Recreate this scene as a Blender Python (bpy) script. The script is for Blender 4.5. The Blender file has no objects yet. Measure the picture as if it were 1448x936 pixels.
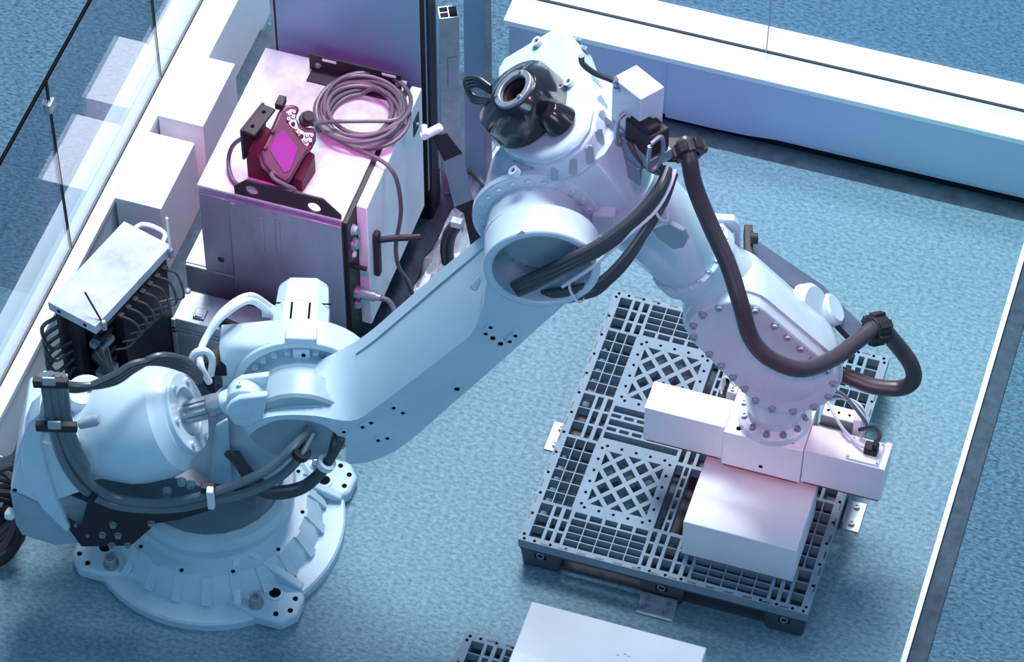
import bpy, bmesh, math, random
from mathutils import Vector as V, Matrix
random.seed(7)
sc = bpy.context.scene
COL = sc.collection
# ------------------------------------------------------------------ camera
CX, CY, F = 724.0, 468.0, 4816.2
yaw, pit, rol = map(math.radians, (-17.373, 50.933, 0.363))
CD = V((math.sin(yaw)*math.cos(pit), math.cos(yaw)*math.cos(pit), -math.sin(pit)))
_r = V((math.cos(yaw), -math.sin(yaw), 0)); _u = _r.cross(CD)
CR = math.cos(rol)*_r + math.sin(rol)*_u
CU = -math.sin(rol)*_r + math.cos(rol)*_u
CAM = V((2.155, -6.981, 10.385))
cam = bpy.data.objects.new('camera', bpy.data.cameras.new('camera'))
COL.objects.link(cam)
cam.data.sensor_width = 36.0
cam.data.lens = F*36.0/1448.0
cam.data.clip_end = 200
cam.matrix_world = Matrix(((CR.x, CU.x, -CD.x, CAM.x), (CR.y, CU.y, -CD.y, CAM.y), (CR.z, CU.z, -CD.z, CAM.z), (0, 0, 0, 1)))
sc.camera = cam
# ------------------------------------------------------------------ world, lamps, exposure
w = bpy.data.worlds.new('hall'); sc.world = w; w.use_nodes = True
w.node_tree.nodes['Background'].inputs[0].default_value = (0.16, 0.46, 0.95, 1)
w.node_tree.nodes['Background'].inputs[1].default_value = 0.37
sc.view_settings.view_transform = 'Standard'
sc.view_settings.look = 'None'
sc.view_settings.exposure = 0.0
sc.view_settings.gamma = 1.0

def lamp(name, kind, loc, target, power, color, **kw):
    d = bpy.data.lights.new(name, kind); d.energy = power; d.color = color
    for k, v in kw.items(): setattr(d, k, v)
    o = bpy.data.objects.new(name, d); COL.objects.link(o); o.location = loc
    o.rotation_euler = (V(target)-V(loc)).to_track_quat('-Z', 'Y').to_euler()
    return o
lamp('hall_ceiling_light', 'AREA', (-1.0, 3.0, 8.0), (-0.2, 0.6, 0), 760, (0.93, 0.97, 1.0), shape='RECTANGLE', size=3.0, size_y=2.0)
lamp('hall_back_light', 'AREA', (-1.8, 6.6, 7.8), (-0.2, 0.6, 0), 620, (1.0, 0.97, 0.96), shape='RECTANGLE', size=2.4, size_y=1.6)
lamp('hall_side_light', 'AREA', (5.5, 1.0, 6.0), (0, 0.6, 0.3), 100, (0.80, 0.92, 1.0), shape='RECTANGLE', size=3.0, size_y=3.0)
lamp('front_fill', 'AREA', (1.0, -6.0, 6.0), (-0.2, 0.6, 0.6), 130, (0.55, 0.84, 1.0), shape='RECTANGLE', size=4.0, size_y=2.0)  # added fill from the camera side, brightens the front faces
lamp('magenta_tint_spot', 'SPOT', (-0.6, -1.2, 4.2), (-1.17, 0.98, 0.86), 620, (1.0, 0.05, 0.48), spot_size=math.radians(19), spot_blend=1.0, shadow_soft_size=0.15)  # added spot, gives the pendant area a magenta flare glow
lamp('red_tint_spot', 'SPOT', (1.2, -2.0, 4.2), (0.83, 0.55, 0.6), 300, (1.0, 0.14, 0.22), spot_size=math.radians(15), spot_blend=1.0, shadow_soft_size=0.15)  # added spot for the red flare glow round the tool flange
lamp('pink_tint_spot', 'SPOT', (1.2, -1.2, 5.2), (0.35, 0.30, 2.1), 160, (1.0, 0.25, 0.55), spot_size=math.radians(20), spot_blend=1.0, shadow_soft_size=0.15)  # added spot, pink flare glow over the top of the forearm
lamp('violet_tint_spot', 'SPOT', (1.0, -1.0, 5.0), (0.2, 2.3, 0.1), 240, (0.35, 0.12, 1.0), spot_size=math.radians(17), spot_blend=1.0, shadow_soft_size=0.15)  # added spot, tints the back wall violet
lamp('teal_tint_spot', 'SPOT', (2.6, -1.2, 5.0), (1.2, 1.9, 0), 330, (0.03, 0.9, 0.65), spot_size=math.radians(22), spot_blend=1.0, shadow_soft_size=0.15)  # added spot, lays a teal cast on the right-hand floor
lamp('cyan_tint_spot', 'SPOT', (-1.6, -3.6, 4.5), (-1.3, 0.0, 0.9), 40, (0.05, 0.75, 0.95), spot_size=math.radians(26), spot_blend=1.0, shadow_soft_size=0.3)  # added spot, faint cyan cast on the counterbalance side

# ------------------------------------------------------------------ pixel helpers (photo 1448x936 -> point on a real surface)
def ray(x, y): return CR*((x-CX)/F) + CU*(-(y-CY)/F) + CD
def onp(x, y, p0, nrm):
    v = ray(x, y); nrm = V(nrm); return CAM + v*((V(p0)-CAM).dot(nrm)/v.dot(nrm))
def at(x, y, z): return onp(x, y, (0, 0, z), (0, 0, 1))
O = at(305, 727, .06); O.z = 0                      # robot base centre
PSI = math.radians(16)
E_ = V((math.cos(PSI), math.sin(PSI), 0)); N_ = V((math.sin(PSI), -math.cos(PSI), 0)); Z_ = V((0, 0, 1))
def rw(e, n, z): return O + E_*e + N_*n + Z_*z       # robot arm frame -> world
def rp(x, y, n): return onp(x, y, O+N_*n, N_)        # pixel on the plane n of the arm
# ------------------------------------------------------------------ materials
MATS = {}
def mat(name, col, rough=.45, metal=0., vary=.06, scale=6., bump=0., bscale=200., coat=0., spec=.5, stretch=None, col2=None):
    if name in MATS: return MATS[name]
    m = bpy.data.materials.new(name); m.use_nodes = True; nt = m.node_tree; b = nt.nodes['Principled BSDF']
    tc = nt.nodes.new('ShaderNodeTexCoord'); src = tc.outputs['Object']
    if stretch:
        mp = nt.nodes.new('ShaderNodeMapping'); mp.inputs['Scale'].default_value = stretch
        nt.links.new(src, mp.inputs['Vector']); src = mp.outputs['Vector']
    nz = nt.nodes.new('ShaderNodeTexNoise'); nz.inputs['Scale'].default_value = scale; nz.inputs['Detail'].default_value = 8; nz.inputs['Roughness'].default_value = .65
    nt.links.new(src, nz.inputs['Vector'])
    cr = nt.nodes.new('ShaderNodeValToRGB')
    c1 = tuple(max(0, c*(1-vary*2)) for c in col); c2 = col2 or tuple(min(1, c*(1+vary)) for c in col)
    cr.color_ramp.elements[0].position = .32; cr.color_ramp.elements[1].position = .68
    cr.color_ramp.elements[0].color = (*c1, 1); cr.color_ramp.elements[1].color = (*c2, 1)
    nt.links.new(nz.outputs['Fac'], cr.inputs['Fac']); nt.links.new(cr.outputs['Color'], b.inputs['Base Color'])
    b.inputs['Roughness'].default_value = rough; b.inputs['Metallic'].default_value = metal
    b.inputs['Coat Weight'].default_value = coat; b.inputs['Specular IOR Level'].default_value = spec
    if bump:
        n2 = nt.nodes.new('ShaderNodeTexNoise'); n2.inputs['Scale'].default_value = bscale; n2.inputs['Detail'].default_value = 4
        nt.links.new(src, n2.inputs['Vector'])
        bp = nt.nodes.new('ShaderNodeBump'); bp.inputs['Strength'].default_value = bump; bp.inputs['Distance'].default_value = .004
        nt.links.new(n2.outputs['Fac'], bp.inputs['Height']); nt.links.new(bp.outputs['Normal'], b.inputs['Normal'])
    MATS[name] = m; return m
PAINT = mat('robot_white_paint', (.54, .68, .77), .30, vary=.03, coat=.3)
CAST = mat('cast_white_paint', (.45, .60, .70), .45, vary=.05, bump=.15, bscale=120)
WHITE = mat('white_laminate', (.86, .90, .94), .4, vary=.02)
CARD = mat('white_carton', (.80, .83, .88), .6, vary=.03, scale=3)
STEEL = mat('brushed_steel', (.38, .42, .52), .38, .75, vary=.12, scale=5, stretch=(1, 1, .3))
GALV = mat('galvanised_metal', (.42, .47, .53), .4, .7, vary=.12, scale=12)
TOPM = mat('scuffed_light_metal', (.52, .57, .64), .65, 0, spec=.2, vary=.16, scale=7)
BLACK = mat('black_plastic', (.014, .015, .020), .45, vary=.1, spec=.25)
DARKM = mat('dark_painted_metal', (.028, .024, .032), .5, 0, vary=.1, spec=.25)
CABLE = mat('dark_cable_rubber', (.045, .055, .068), .32, vary=.08)
GCABLE = mat('grey_cable_jacket', (.105, .145, .175), .28, vary=.05)
WCABLE = mat('white_cable_jacket', (.68, .76, .82), .35, vary=.04)
HOSE = mat('brown_black_hose', (.055, .045, .055), .36, vary=.08)
PALLET = mat('blue_grey_pallet_plastic', (.20, .275, .35), .6, spec=.15, vary=.06, scale=10)
PALDK = mat('dark_pallet_plastic', (.05, .062, .08), .5, vary=.08, scale=10)
GREYP = mat('grey_hub_paint', (.30, .41, .48), .4, vary=.05)
BLUEP = mat('blue_grey_panel', (.26, .42, .58), .4, .1, vary=.05, scale=2)
HOLE = mat('hole_black', (.008, .009, .012), .8, vary=.05, spec=.0)
PURP = mat('pendant_plastic', (.085, .018, .055), .35, vary=.05)
COIL = mat('pendant_cable_jacket', (.11, .09, .125), .4, vary=.06)
SHEET = mat('platform_sheet', (.145, .265, .345), .7, spec=.2, vary=.2, scale=48, bump=.4, bscale=110, col2=(.21, .355, .44), stretch=(1, 1.5, 1))
CARPET = mat('hall_carpet', (.045, .125, .215), .85, vary=.35, scale=45, bump=.6, bscale=160, col2=(.10, .23, .34), stretch=(1, 2.2, 1))
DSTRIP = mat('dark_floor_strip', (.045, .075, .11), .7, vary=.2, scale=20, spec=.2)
WALLP = mat('wall_panel', (.50, .56, .74), .35, vary=.03, scale=2, coat=.2)
FOIL = mat('crumpled_clear_film', (.60, .68, .74), .2, .4, vary=.2, scale=9, bump=1., bscale=14)
gl = bpy.data.materials.new('glass_pane'); gl.use_nodes = True; nt = gl.node_tree
for nd in list(nt.nodes): nt.nodes.remove(nd)
o_ = nt.nodes.new('ShaderNodeOutputMaterial'); mx = nt.nodes.new('ShaderNodeMixShader'); tr = nt.nodes.new('ShaderNodeBsdfTransparent')
gg = nt.nodes.new('ShaderNodeBsdfGlossy'); lw = nt.nodes.new('ShaderNodeLayerWeight'); pw = nt.nodes.new('ShaderNodeMath'); pw.operation = 'POWER'; pw.inputs[1].default_value = 2.5
fr = nt.nodes.new('ShaderNodeMath'); fr.operation = 'MULTIPLY_ADD'; fr.inputs[1].default_value = .58; fr.inputs[2].default_value = .03
nt.links.new(lw.outputs['Facing'], pw.inputs[0]); nt.links.new(pw.outputs[0], fr.inputs[0])
tr.inputs[0].default_value = (.90, .96, 1, 1); gg.inputs['Roughness'].default_value = .01
nt.links.new(fr.outputs[0], mx.inputs[0]); nt.links.new(tr.outputs[0], mx.inputs[1]); nt.links.new(gg.outputs[0], mx.inputs[2]); nt.links.new(mx.outputs[0], o_.inputs[0])
GLASS = gl
# ------------------------------------------------------------------ mesh helpers
ORG = {}
def basis(a):
    a = V(a).normalized(); h = V((0, 0, 1)) if abs(a.z) < .9 else V((1, 0, 0))
    x = h.cross(a).normalized(); return x, a.cross(x), a
class MB:
    def __init__(s): s.v = []; s.f = []
    def add(s, vs, fs):
        k = len(s.v); s.v += [V(p) for p in vs]; s.f += [tuple(i+k for i in q) for q in fs]; return s
    def box(s, c, size, ax=None):
        c = V(c); X, Y, Z = ax or (V((1, 0, 0)), V((0, 1, 0)), V((0, 0, 1))); a, b, d = (q/2 for q in size)
        return s.add([c+X*(a*i)+Y*(b*j)+Z*(d*k) for k in (-1, 1) for j in (-1, 1) for i in (-1, 1)],
                     [(0, 2, 3, 1), (4, 5, 7, 6), (0, 1, 5, 4), (2, 6, 7, 3), (0, 4, 6, 2), (1, 3, 7, 5)])
    def bx(s, x0, x1, y0, y1, z0, z1): return s.box(((x0+x1)/2, (y0+y1)/2, (z0+z1)/2), (x1-x0, y1-y0, z1-z0))
    def prism(s, A, B):
        n = len(A); return s.add(list(A)+list(B), [tuple(range(n))[::-1], tuple(range(n, 2*n))]+[(i, (i+1) % n, n+(i+1) % n, n+i) for i in range(n)])
    def loft(s, rings):
        n = len(rings[0]); fs = [tuple(range(n))[::-1], tuple((len(rings)-1)*n+i for i in range(n))]
        for j in range(len(rings)-1): fs += [(j*n+i, j*n+(i+1) % n, j*n+n+(i+1) % n, j*n+n+i) for i in range(n)]
        return s.add([p for r in rings for p in r], fs)
    def ext(s, pts, d): return s.prism([V(p) for p in pts], [V(p)+V(d) for p in pts])
    def lathe(s, o, a, prof, seg=32):
        o = V(o); x, y, a = basis(a); k = len(s.v); n = len(prof)
        for (h, r) in prof:
            for i in range(seg):
                t = 2*math.pi*i/seg; s.v.append(o+a*h+(x*math.cos(t)+y*math.sin(t))*max(r, 1e-4))
        for j in range(n-1):
            for i in range(seg): s.f.append((k+j*seg+i, k+j*seg+(i+1) % seg, k+(j+1)*seg+(i+1) % seg, k+(j+1)*seg+i))
        s.f.append(tuple(k+i for i in range(seg))[::-1]); s.f.append(tuple(k+(n-1)*seg+i for i in range(seg))); return s
    def ring(s, o, a, h0, h1, r0, r1, seg=40):      # tube with a hole
        o = V(o); x, y, a = basis(a); k = len(s.v)
        for (h, r) in ((h0, r0), (h1, r0), (h1, r1), (h0, r1)):
            for i in range(seg):
                t = 2*math.pi*i/seg; s.v.append(o+a*h+(x*math.cos(t)+y*math.sin(t))*r)
        for j in range(4):
            for i in range(seg):
                j2 = (j+1) % 4; s.f.append((k+j*seg+i, k+j*seg+(i+1) % seg, k+j2*seg+(i+1) % seg, k+j2*seg+i))
        return s
    def tube(s, path, r, seg=10, sub=6):
        P = smooth(path, sub); k = len(s.v); n = len(P); x = None
        for i, p in enumerate(P):
            t = (P[min(i+1, n-1)]-P[max(i-1, 0)]).normalized()
            if x is None: x = basis(t)[0]
            x = (x-t*x.dot(t)).normalized(); y = t.cross(x); rr = r if not callable(r) else r(i/(n-1))
            for j in range(seg):
                q = 2*math.pi*j/seg; s.v.append(p+(x*math.cos(q)+y*math.sin(q))*rr)
        for i in range(n-1):
            for j in range(seg): s.f.append((k+i*seg+j, k+i*seg+(j+1) % seg, k+(i+1)*seg+(j+1) % seg, k+(i+1)*seg+j))
        s.f.append(tuple(k+j for j in range(seg))[::-1]); s.f.append(tuple(k+(n-1)*seg+j for j in range(seg))); return s
    def hull(s, pts):
        bm = bmesh.new()
        for p in pts: bm.verts.new(p)
        bmesh.ops.convex_hull(bm, input=bm.verts)
        bmesh.ops.delete(bm, geom=[q for q in bm.verts if not q.link_faces], context='VERTS')
        bm.verts.index_update(); s.add([q.co.copy() for q in bm.verts], [tuple(q.index for q in f.verts) for f in bm.faces]); bm.free(); return s
    def mesh(s, name, org=V((0, 0, 0)), ang=35):
        me = bpy.data.meshes.new(name); me.from_pydata([p-org for p in s.v], [], s.f)
        bm = bmesh.new(); bm.from_mesh(me); bmesh.ops.recalc_face_normals(bm, faces=bm.faces); bm.to_mesh(me); bm.free()
        me.polygons.foreach_set('use_smooth', [True]*len(me.polygons)); me.set_sharp_from_angle(angle=math.radians(ang)); return me
    def build(s, name, m, parent=None, bevel=0, seg=2, org=None, ang=35):
        if parent is not None: og = ORG[parent.name]
        else: og = V(org) if org is not None else V((0, 0, 0))
        me = s.mesh(name, og, ang); me.materials.append(m); o = bpy.data.objects.new(name, me); COL.objects.link(o)
        if parent is not None: o.parent = parent
        else: o.location = og
        ORG[o.name] = og
        if bevel:
            b = o.modifiers.new('edge', 'BEVEL'); b.width = bevel; b.segments = seg; b.limit_method = 'ANGLE'; b.angle_limit = math.radians(40); b.harden_normals = False
        return o
def smooth(p, sub):
    p = [V(q) for q in p]
    if sub <= 1 or len(p) < 3: return p
    out = []; q = [2*p[0]-p[1]]+p+[2*p[-1]-p[-2]]
    for i in range(1, len(q)-2):
        a, b, c, d = q[i-1:i+3]
        for k in range(sub):
            t = k/sub; out.append(.5*((2*b)+(c-a)*t+(2*a-5*b+4*c-d)*t*t+(3*b-a-3*c+d)*t**3))
    return out+[p[-1]]
def tag(o, label, cat, group=None):
    o['label'] = label; o['category'] = cat
    if group: o['group'] = group
    return o
def struct(o): o['kind'] = 'structure'; return o
def thing(name, label, cat, loc, group=None):
    o = bpy.data.objects.new(name, None); COL.objects.link(o); o.location = loc; o.empty_display_size = .1; ORG[o.name] = V(loc); return tag(o, label, cat, group)
_shared = {}
def put(name, key, maker, m, parent, pos, axis=(0, 0, 1), spin=0):
    """small repeated piece: mesh shared between copies, local +Z along axis"""
    if key not in _shared:
        me = maker().mesh(name); me.materials.append(m); _shared[key] = me
    o = bpy.data.objects.new(name, _shared[key]); COL.objects.link(o); o.parent = parent
    x, y, a = basis(axis); p = V(pos)-ORG[parent.name]
    R = Matrix(((x.x, y.x, a.x), (x.y, y.y, a.y), (x.z, y.z, a.z))) @ Matrix.Rotation(spin, 3, 'Z')
    o.matrix_local = Matrix.Translation(p) @ R.to_4x4(); ORG[o.name] = ORG[parent.name]; return o
def boltm(r): 
    def f():
        return MB().lathe((0, 0, 0), (0, 0, 1), [(-.004, r*1.25), (r*.25, r*1.25), (r*.25, r), (r*1.1, r), (r*1.1, r*.55), (r*.6, r*.5)], 12)
    return f
def bolt(parent, pos, axis, r=.010, m=None): return put('bolt', ('bolt', r, (m or PAINT).name), boltm(r), m or PAINT, parent, pos, axis)
def hole(parent, pos, axis, r=.010): return put('bolt_hole', ('hole', r), lambda: MB().lathe((0, 0, 0), (0, 0, 1), [(-.003, r), (.0015, r)], 14), HOLE, parent, pos, axis)
def ringpts(o, a, r, n, a0=0, a1=360):
    x, y, a = basis(a); return [V(o)+(x*math.cos(math.radians(a0+(a1-a0)*i/n))+y*math.sin(math.radians(a0+(a1-a0)*i/n)))*r for i in range(n)]
def cut(o, cutter_mb):
    c = cutter_mb.build('cutter', HOLE); pass
    md = o.modifiers.new('cut', 'BOOLEAN'); md.operation = 'DIFFERENCE'; md.object = c; md.solver = 'EXACT'
    bpy.context.view_layer.update(); dg = bpy.context.evaluated_depsgraph_get()
    me = bpy.data.meshes.new_from_object(o.evaluated_get(dg)); o.modifiers.clear(); o.data = me
    me.polygons.foreach_set('use_smooth', [True]*len(me.polygons)); me.set_sharp_from_angle(angle=math.radians(35))
    cm = c.data; bpy.data.objects.remove(c); bpy.data.meshes.remove(cm)
    return o
# ================================================================== SETTING
struct(MB().bx(-9, 9, -6, 12, -.06, -.02).build('floor', CARPET))
struct(MB().bx(-1.85, 1.455, -3, 2.24, -.02, 0).build('floor_platform', SHEET))
struct(MB().bx(1.455, 1.475, -3, 2.24, -.0195, .003).build('trim_1', WHITE))
struct(MB().bx(-1.862, -1.85, -3, .25, -.0195, .003).build('trim_2', WHITE))
struct(MB().bx(1.475, 1.545, -3, 2.34, -.0195, -.012).build('floor_shade_strip', DSTRIP))  # dark strip put in for the shadow beside the platform's right edge
struct(MB().bx(-1.86, 1.6, 2.245, 2.345, -.0195, -.012).build('trim_4', DSTRIP))
HL = .38
struct(MB().bx(-1.95, -.69, .66, 2.30, -.019, .003).build('floor_shaded_ground', DSTRIP))  # dark sheet: floor shade by the cabinets put into colour, plus darker ground
wb = struct(MB().bx(-.78, 3.0, 2.335, 2.60, .03, HL-.03).build('wall_back', WALLP))
# the skirting sheet on the inner face ends in a wavy lower edge
wv = [(-.1, .02), (.1, .02), (.25, .025), (.42, .045), (.6, .06), (.8, .05), (1.0, .06), (1.2, .05), (1.6, .055), (3.0, .05)]
m = MB()
top = [V((x, 2.327, HL-.03)) for x, z in wv]; bot = [V((x, 2.327, z)) for x, z in wv]
m.ext(bot+top[::-1], (0, .006, 0)); m.build('hanging_panel', WALLP, wb)
struct(MB().bx(-.78, 3.0, 2.35, 2.58, -.02, .03).build('baseboard_back', BLACK))
struct(MB().bx(-.80, 3.0, 2.32, 2.62, HL-.03, HL).build('trim_5', WHITE, bevel=.003))
struct(MB().bx(-2.13, -1.96, -3, 1.76, -.02, HL-.03).build('wall_left', WHITE))
struct(MB().bx(-2.145, -1.95, -3, 1.745, HL-.03, HL).build('trim_6', WHITE, bevel=.003))
struct(MB().bx(-2.13, -1.872, 1.745, 5, -.02, HL).build('wall_left_far', WHITE, bevel=.003))
for (y0, y1, lb) in ((.932, 1.298, 'white block on the low wall, nearer the black console'), (1.39, 1.75, 'white block on the low wall, nearer the tall cabinet')):
    tag(MB().bx(-1.948, -1.756, y0, y1, -.018, HL+.002).build('white_block', WHITE, org=(-1.85, y0, 0), bevel=.003), lb, 'block', 'white blocks along the low wall')
gz = .945
gx = -2.012
for i, (y0, y1) in enumerate(((-1.6, .632), (.638, 1.578), (1.584, 4.2))):
    g = struct(MB().bx(gx-.005, gx+.005, y0, y1, HL, HL+gz).build('window_%d' % (i+1), GLASS))
    MB().bx(gx-.006, gx+.006, y0, y1, HL+gz, HL+gz+.010).build('top_edge', HOLE, g)
    MB().bx(gx-.007, gx+.007, y0, y1, HL-.001, HL+.004).build('channel', DARKM, g)
    MB().bx(gx-.005, gx+.005, y1, y1+.006, HL, HL+gz).build('joint', HOLE, g)
m = MB(); m.box((gx, .635, HL+gz-.13), (.03, .05, .045)); tag(m.build('glass_clip', GALV, org=(gx, .635, HL+gz-.13), bevel=.004), 'small chrome clip joining two glass panes at their joint', 'clip')
for i, (x0, x1) in enumerate(((-.78, .268), (.272, 3.0))):
    g = struct(MB().bx(x0, x1, 2.470, 2.480, HL, HL+gz).build('window_%d' % (i+4), GLASS))
    MB().bx(x0, x1, 2.468, 2.482, HL-.001, HL+.004).build('channel', DARKM, g)
    MB().bx(x1, x1+.004, 2.470, 2.480, HL, HL+gz).build('joint', GREYP, g)
# ================================================================== ROBOT
rob = thing('industrial_robot', 'large white six-axis robot arm bolted to the floor, reaching over the pallet', 'robot', O)
def ow(x, y, z): return O+V((x, y, z))
# ---- base
m = MB(); m.lathe(O, Z_, [(0, .485), (.035, .485), (.045, .478), (.048, .40), (.10, .385), (.15, .345), (.155, .30), (.20, .285), (.21, .27)], 72)
base = m.build('base_casting', CAST, rob, ang=25)
for sx, sy in ((-1, -1), (1, -1), (1, 1), (-1, 1)):
    m = MB(); pts = [(.12, .20), (.40, .20), (.445, .25), (.445, .33), (.40, .385), (.30, .385), (.12, .33)]
    if sx*sy < 0: pts = pts[::-1]
    m.ext([ow(sx*a, sy*b, 0) for a, b in pts], (0, 0, .062))
    ft = m.build('foot', CAST, base, bevel=.014, seg=3)
    # web rising from the foot to the ring, two per foot
    for k, (p, q) in enumerate((((.425, .215), (.20, .19)), ((.225, .365), (.17, .22)))):
        a = ow(sx*p[0], sy*p[1], .06); b = ow(sx*q[0], sy*q[1], .06); d = (b-a).cross(Z_).normalized()*.016
        m = MB(); m.prism([a-d, b-d, b-d+V((0, 0, .12)), a-d+V((0, 0, .012))], [a+d, b+d, b+d+V((0, 0, .12)), a+d+V((0, 0, .012))]); m.build('web', CAST, base, bevel=.008)
    hole(base, ow(sx*.335, sy*.27, .062), Z_, .022); MB().ring(ow(sx*.335, sy*.27, .06), Z_, 0, .006, .034, .022, 24).build('bush', CAST, base)
    for hx, hy in ((.415, .27), (.415, .325), (.37, .355)): hole(base, ow(sx*hx, sy*hy, .062), Z_, .010)
    def anchor():
        q = MB(); q.lathe((0, 0, 0), (0, 0, 1), [(0, .030), (.006, .030), (.006, .026), (.012, .026)], 20); q.lathe((0, 0, .012), (0, 0, 1), [(0, .021), (.03, .021), (.034, .018), (.034, .010), (.02, .009)], 16); return q
    put('anchor_bolt', 'anchor', anchor, GALV, base, ow(sx*.285, sy*.335, .062), Z_)
for i in range(22):                                   # pads and pockets round the ring
    t = 2*math.pi*(i+.5)/22; d = V((math.cos(t), math.sin(t), 0)); s_ = V((-d.y, d.x, 0))
    c = O+d*.375+Z_*.095
    put('ring_rib', 'rib', lambda: MB().prism([V((-.05, -.018, 0)), V((.06, -.018, 0)), V((.0, -.018, .09)), V((-.05, -.018, .09))], [V((-.05, .018, 0)), V((.06, .018, 0)), V((.0, .018, .09)), V((-.05, .018, .09))]), CAST, base, O+d*.355+Z_*.06, Z_, t-math.pi/2 if False else 0).matrix_local = Matrix.Translation(d*.355+Z_*.06) @ Matrix.Rotation(t, 4, 'Z')
    if i % 2 == 0: hole(base, O+d*.335+Z_*.1505, Z_, .008)
# ---- turret
J2 = rw(.372, .05, .926); J3 = rw(1.182, .05, 1.847)
m = MB(); m.lathe(O+Z_*.20, Z_, [(0, .30), (.05, .31), (.09, .30), (.10, .26), (.16, .25)], 56)
tur = m.build('turret', CAST, rob, ang=25)
m = MB(); m.hull(ringpts(O+Z_*.33, Z_, .24, 28)+ringpts(J2-N_*.02, N_, .20, 28)+ringpts(J2-N_*.12-Z_*.06, N_, .15, 28)); m.build('shoulder_column', CAST, tur, bevel=.01, ang=50)
m = MB(); m.hull(ringpts(J2-N_*.10, N_, .245, 40)+ringpts(J2-N_*.005, N_, .245, 40)+[rw(.075, -.10, 1.06), rw(.075, -.0, 1.06), rw(.075, -.10, .80), rw(.075, -.0, .80)])
sh = m.build('shoulder_housing', PAINT, tur, bevel=.018, seg=3, ang=40)
m = MB(); m.ring(J2, N_, -.02, .012, .245, .215, 56); m.build('housing_lip', PAINT, tur, bevel=.005)
m = MB(); m.lathe(J2-N_*.01, N_, [(0, .214), (.012, .214)], 48); m.build('gear_face', GREYP, tur)
m = MB(); m.lathe(J2, N_, [(0, .168), (.045, .168), (.05, .16), (.12, .16)], 48); m.build('gear_hub', PAINT, tur)
for p in ringpts(J2+N_*.003, N_, .192, 24): bolt(tur, p, N_, .010)
c = rw(.372, .0, 1.165); m = MB(); m.box(c+N_*.03, (.11, .06, .05), (E_, N_, Z_)); m.box(c+N_*.055-Z_*.05, (.06, .03, .05), (E_, N_, Z_)); jig = m.build('calibration_block', PAINT, tur, bevel=.006)
hole(jig, c+N_*.0715-Z_*.05+E_*.008, N_, .008)
# shoulder motor, octagonal, axis level and pointing away from the arm
oc = [(-.10, -.06), (-.06, -.10), (.06, -.10), (.10, -.06), (.10, .06), (.06, .10), (-.06, .10), (-.10, .06)]
def octo(n, k, o=J2): return [o+E_*(a*k+.0)+N_*n+Z_*(b*k) for a, b in oc]
Mo = J2+E_*(-.026)
m = MB(); m.prism(octo(-.10, 1, Mo), octo(-.30, 1, Mo)); mot = m.build('shoulder_motor', PAINT, tur, bevel=.004)
m = MB(); m.prism(octo(-.302, .96, Mo), octo(-.40, .90, Mo)); m.prism(octo(-.40, .9, Mo), octo(-.425, .78, Mo)); m.build('motor_cap', PAINT, mot, bevel=.004)
for q in (-.032, .032): m = MB(); m.box(Mo+E_*q-N_*.21+Z_*.1005, (.008, .16, .004), (E_, N_, Z_)); m.build('slot', HOLE, mot)
for q in (-1, 1): m = MB(); m.box(Mo+E_*(q*.082)-N_*.302+Z_*.08, (.05, .004, .004), (E_, N_, Z_)); m.build('seam', HOLE, mot)
pg = rw(.235, -.24, .965)
m = MB(); m.lathe(pg+E_*.03, -E_, [(0, .026), (.03, .026), (.03, .018), (.06, .018)], 20); m.build('cable_gland', PAINT, mot)
m = MB()
for d in (0, .022): m.tube([pg-N_*d, rp(352, 425, -.15)-N_*d, rp(315, 447, -.08)-N_*d, rp(293, 475, -.02), rp(283, 500, .05), rp(285, 520, .1), rp(296, 540, .1)], .013, 10)
m.tube([rp(268, 520, .08), rp(275, 500, .06), rp(290, 496, .05), rp(300, 508, .05), rp(298, 530, .06)], .013, 10)
m.build('motor_cable', WCABLE, mot)
m = MB(); m.prism([rp(*q, .0) for q in ((275, 520), (297, 511), (313, 511), (313, 520), (303, 532), (305, 556), (297, 556))], [rp(*q, .0)-N_*.012 for q in ((275, 520), (297, 511), (313, 511), (313, 520), (303, 532), (305, 556), (297, 556))]); m.build('black_bracket', DARKM, tur)
m = MB(); m.box(rp(310, 512, -.02), (.06, .08, .06), (E_, N_, Z_)); m.build('cable_block', BLACK, tur, bevel=.004)
# ---- counterbalance cylinder behind the shoulder
Ba = rp(84, 631, .235); Bb = rp(341, 563, .235); bu = (Bb-Ba).normalized()
m = MB(); m.lathe(Ba, bu, [(.0, .125), (.02, .14), (.14, .15), (.25, .195), (.30, .205), (.40, .208), (.46, .195), (.485, .165), (.50, .155)], 56)
bal = m.build('counterbalance', PAINT, rob, ang=30)
m = MB(); m.ring(Ba+bu*.50, bu, -.02, .022, .145, .085, 44); m.build('end_flange', PAINT, bal, bevel=.005)
m = MB(); m.lathe(Ba+bu*.485, bu, [(0, .09), (.006, .09)], 32); m.build('seal_plate', GREYP, bal)
for p in ringpts(Ba+bu*.522, bu, .118, 6, 20, 380): bolt(bal, p, bu, .010)
m = MB(); m.lathe(Ba+bu*.48, bu, [(0, .032), (.13, .032), (.13, .042), (.15, .042), (.18, .036), (.21, .036)], 24); m.build('piston_rod', GALV, bal)
for i in range(10):
    x, y, a = basis(bu); t = i*math.pi/5; m = MB(); m.box(Ba+bu*.56+(x*math.cos(t)+y*math.sin(t))*.033, (.012, .012, .09), (x, y, a)); m.build('spline', GALV, bal)
pin = Bb+bu*.02
m = MB(); m.lathe(pin-N_*.03, N_, [(0, .062), (.004, .068), (.056, .068), (.06, .062)], 36); m.hull(ringpts(pin-N_*.025, N_, .05, 16)+ringpts(pin+N_*.025, N_, .05, 16)+ringpts(pin-bu*.09, bu, .04, 16)); m.build('rod_end', PAINT, bal, bevel=.004)
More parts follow.
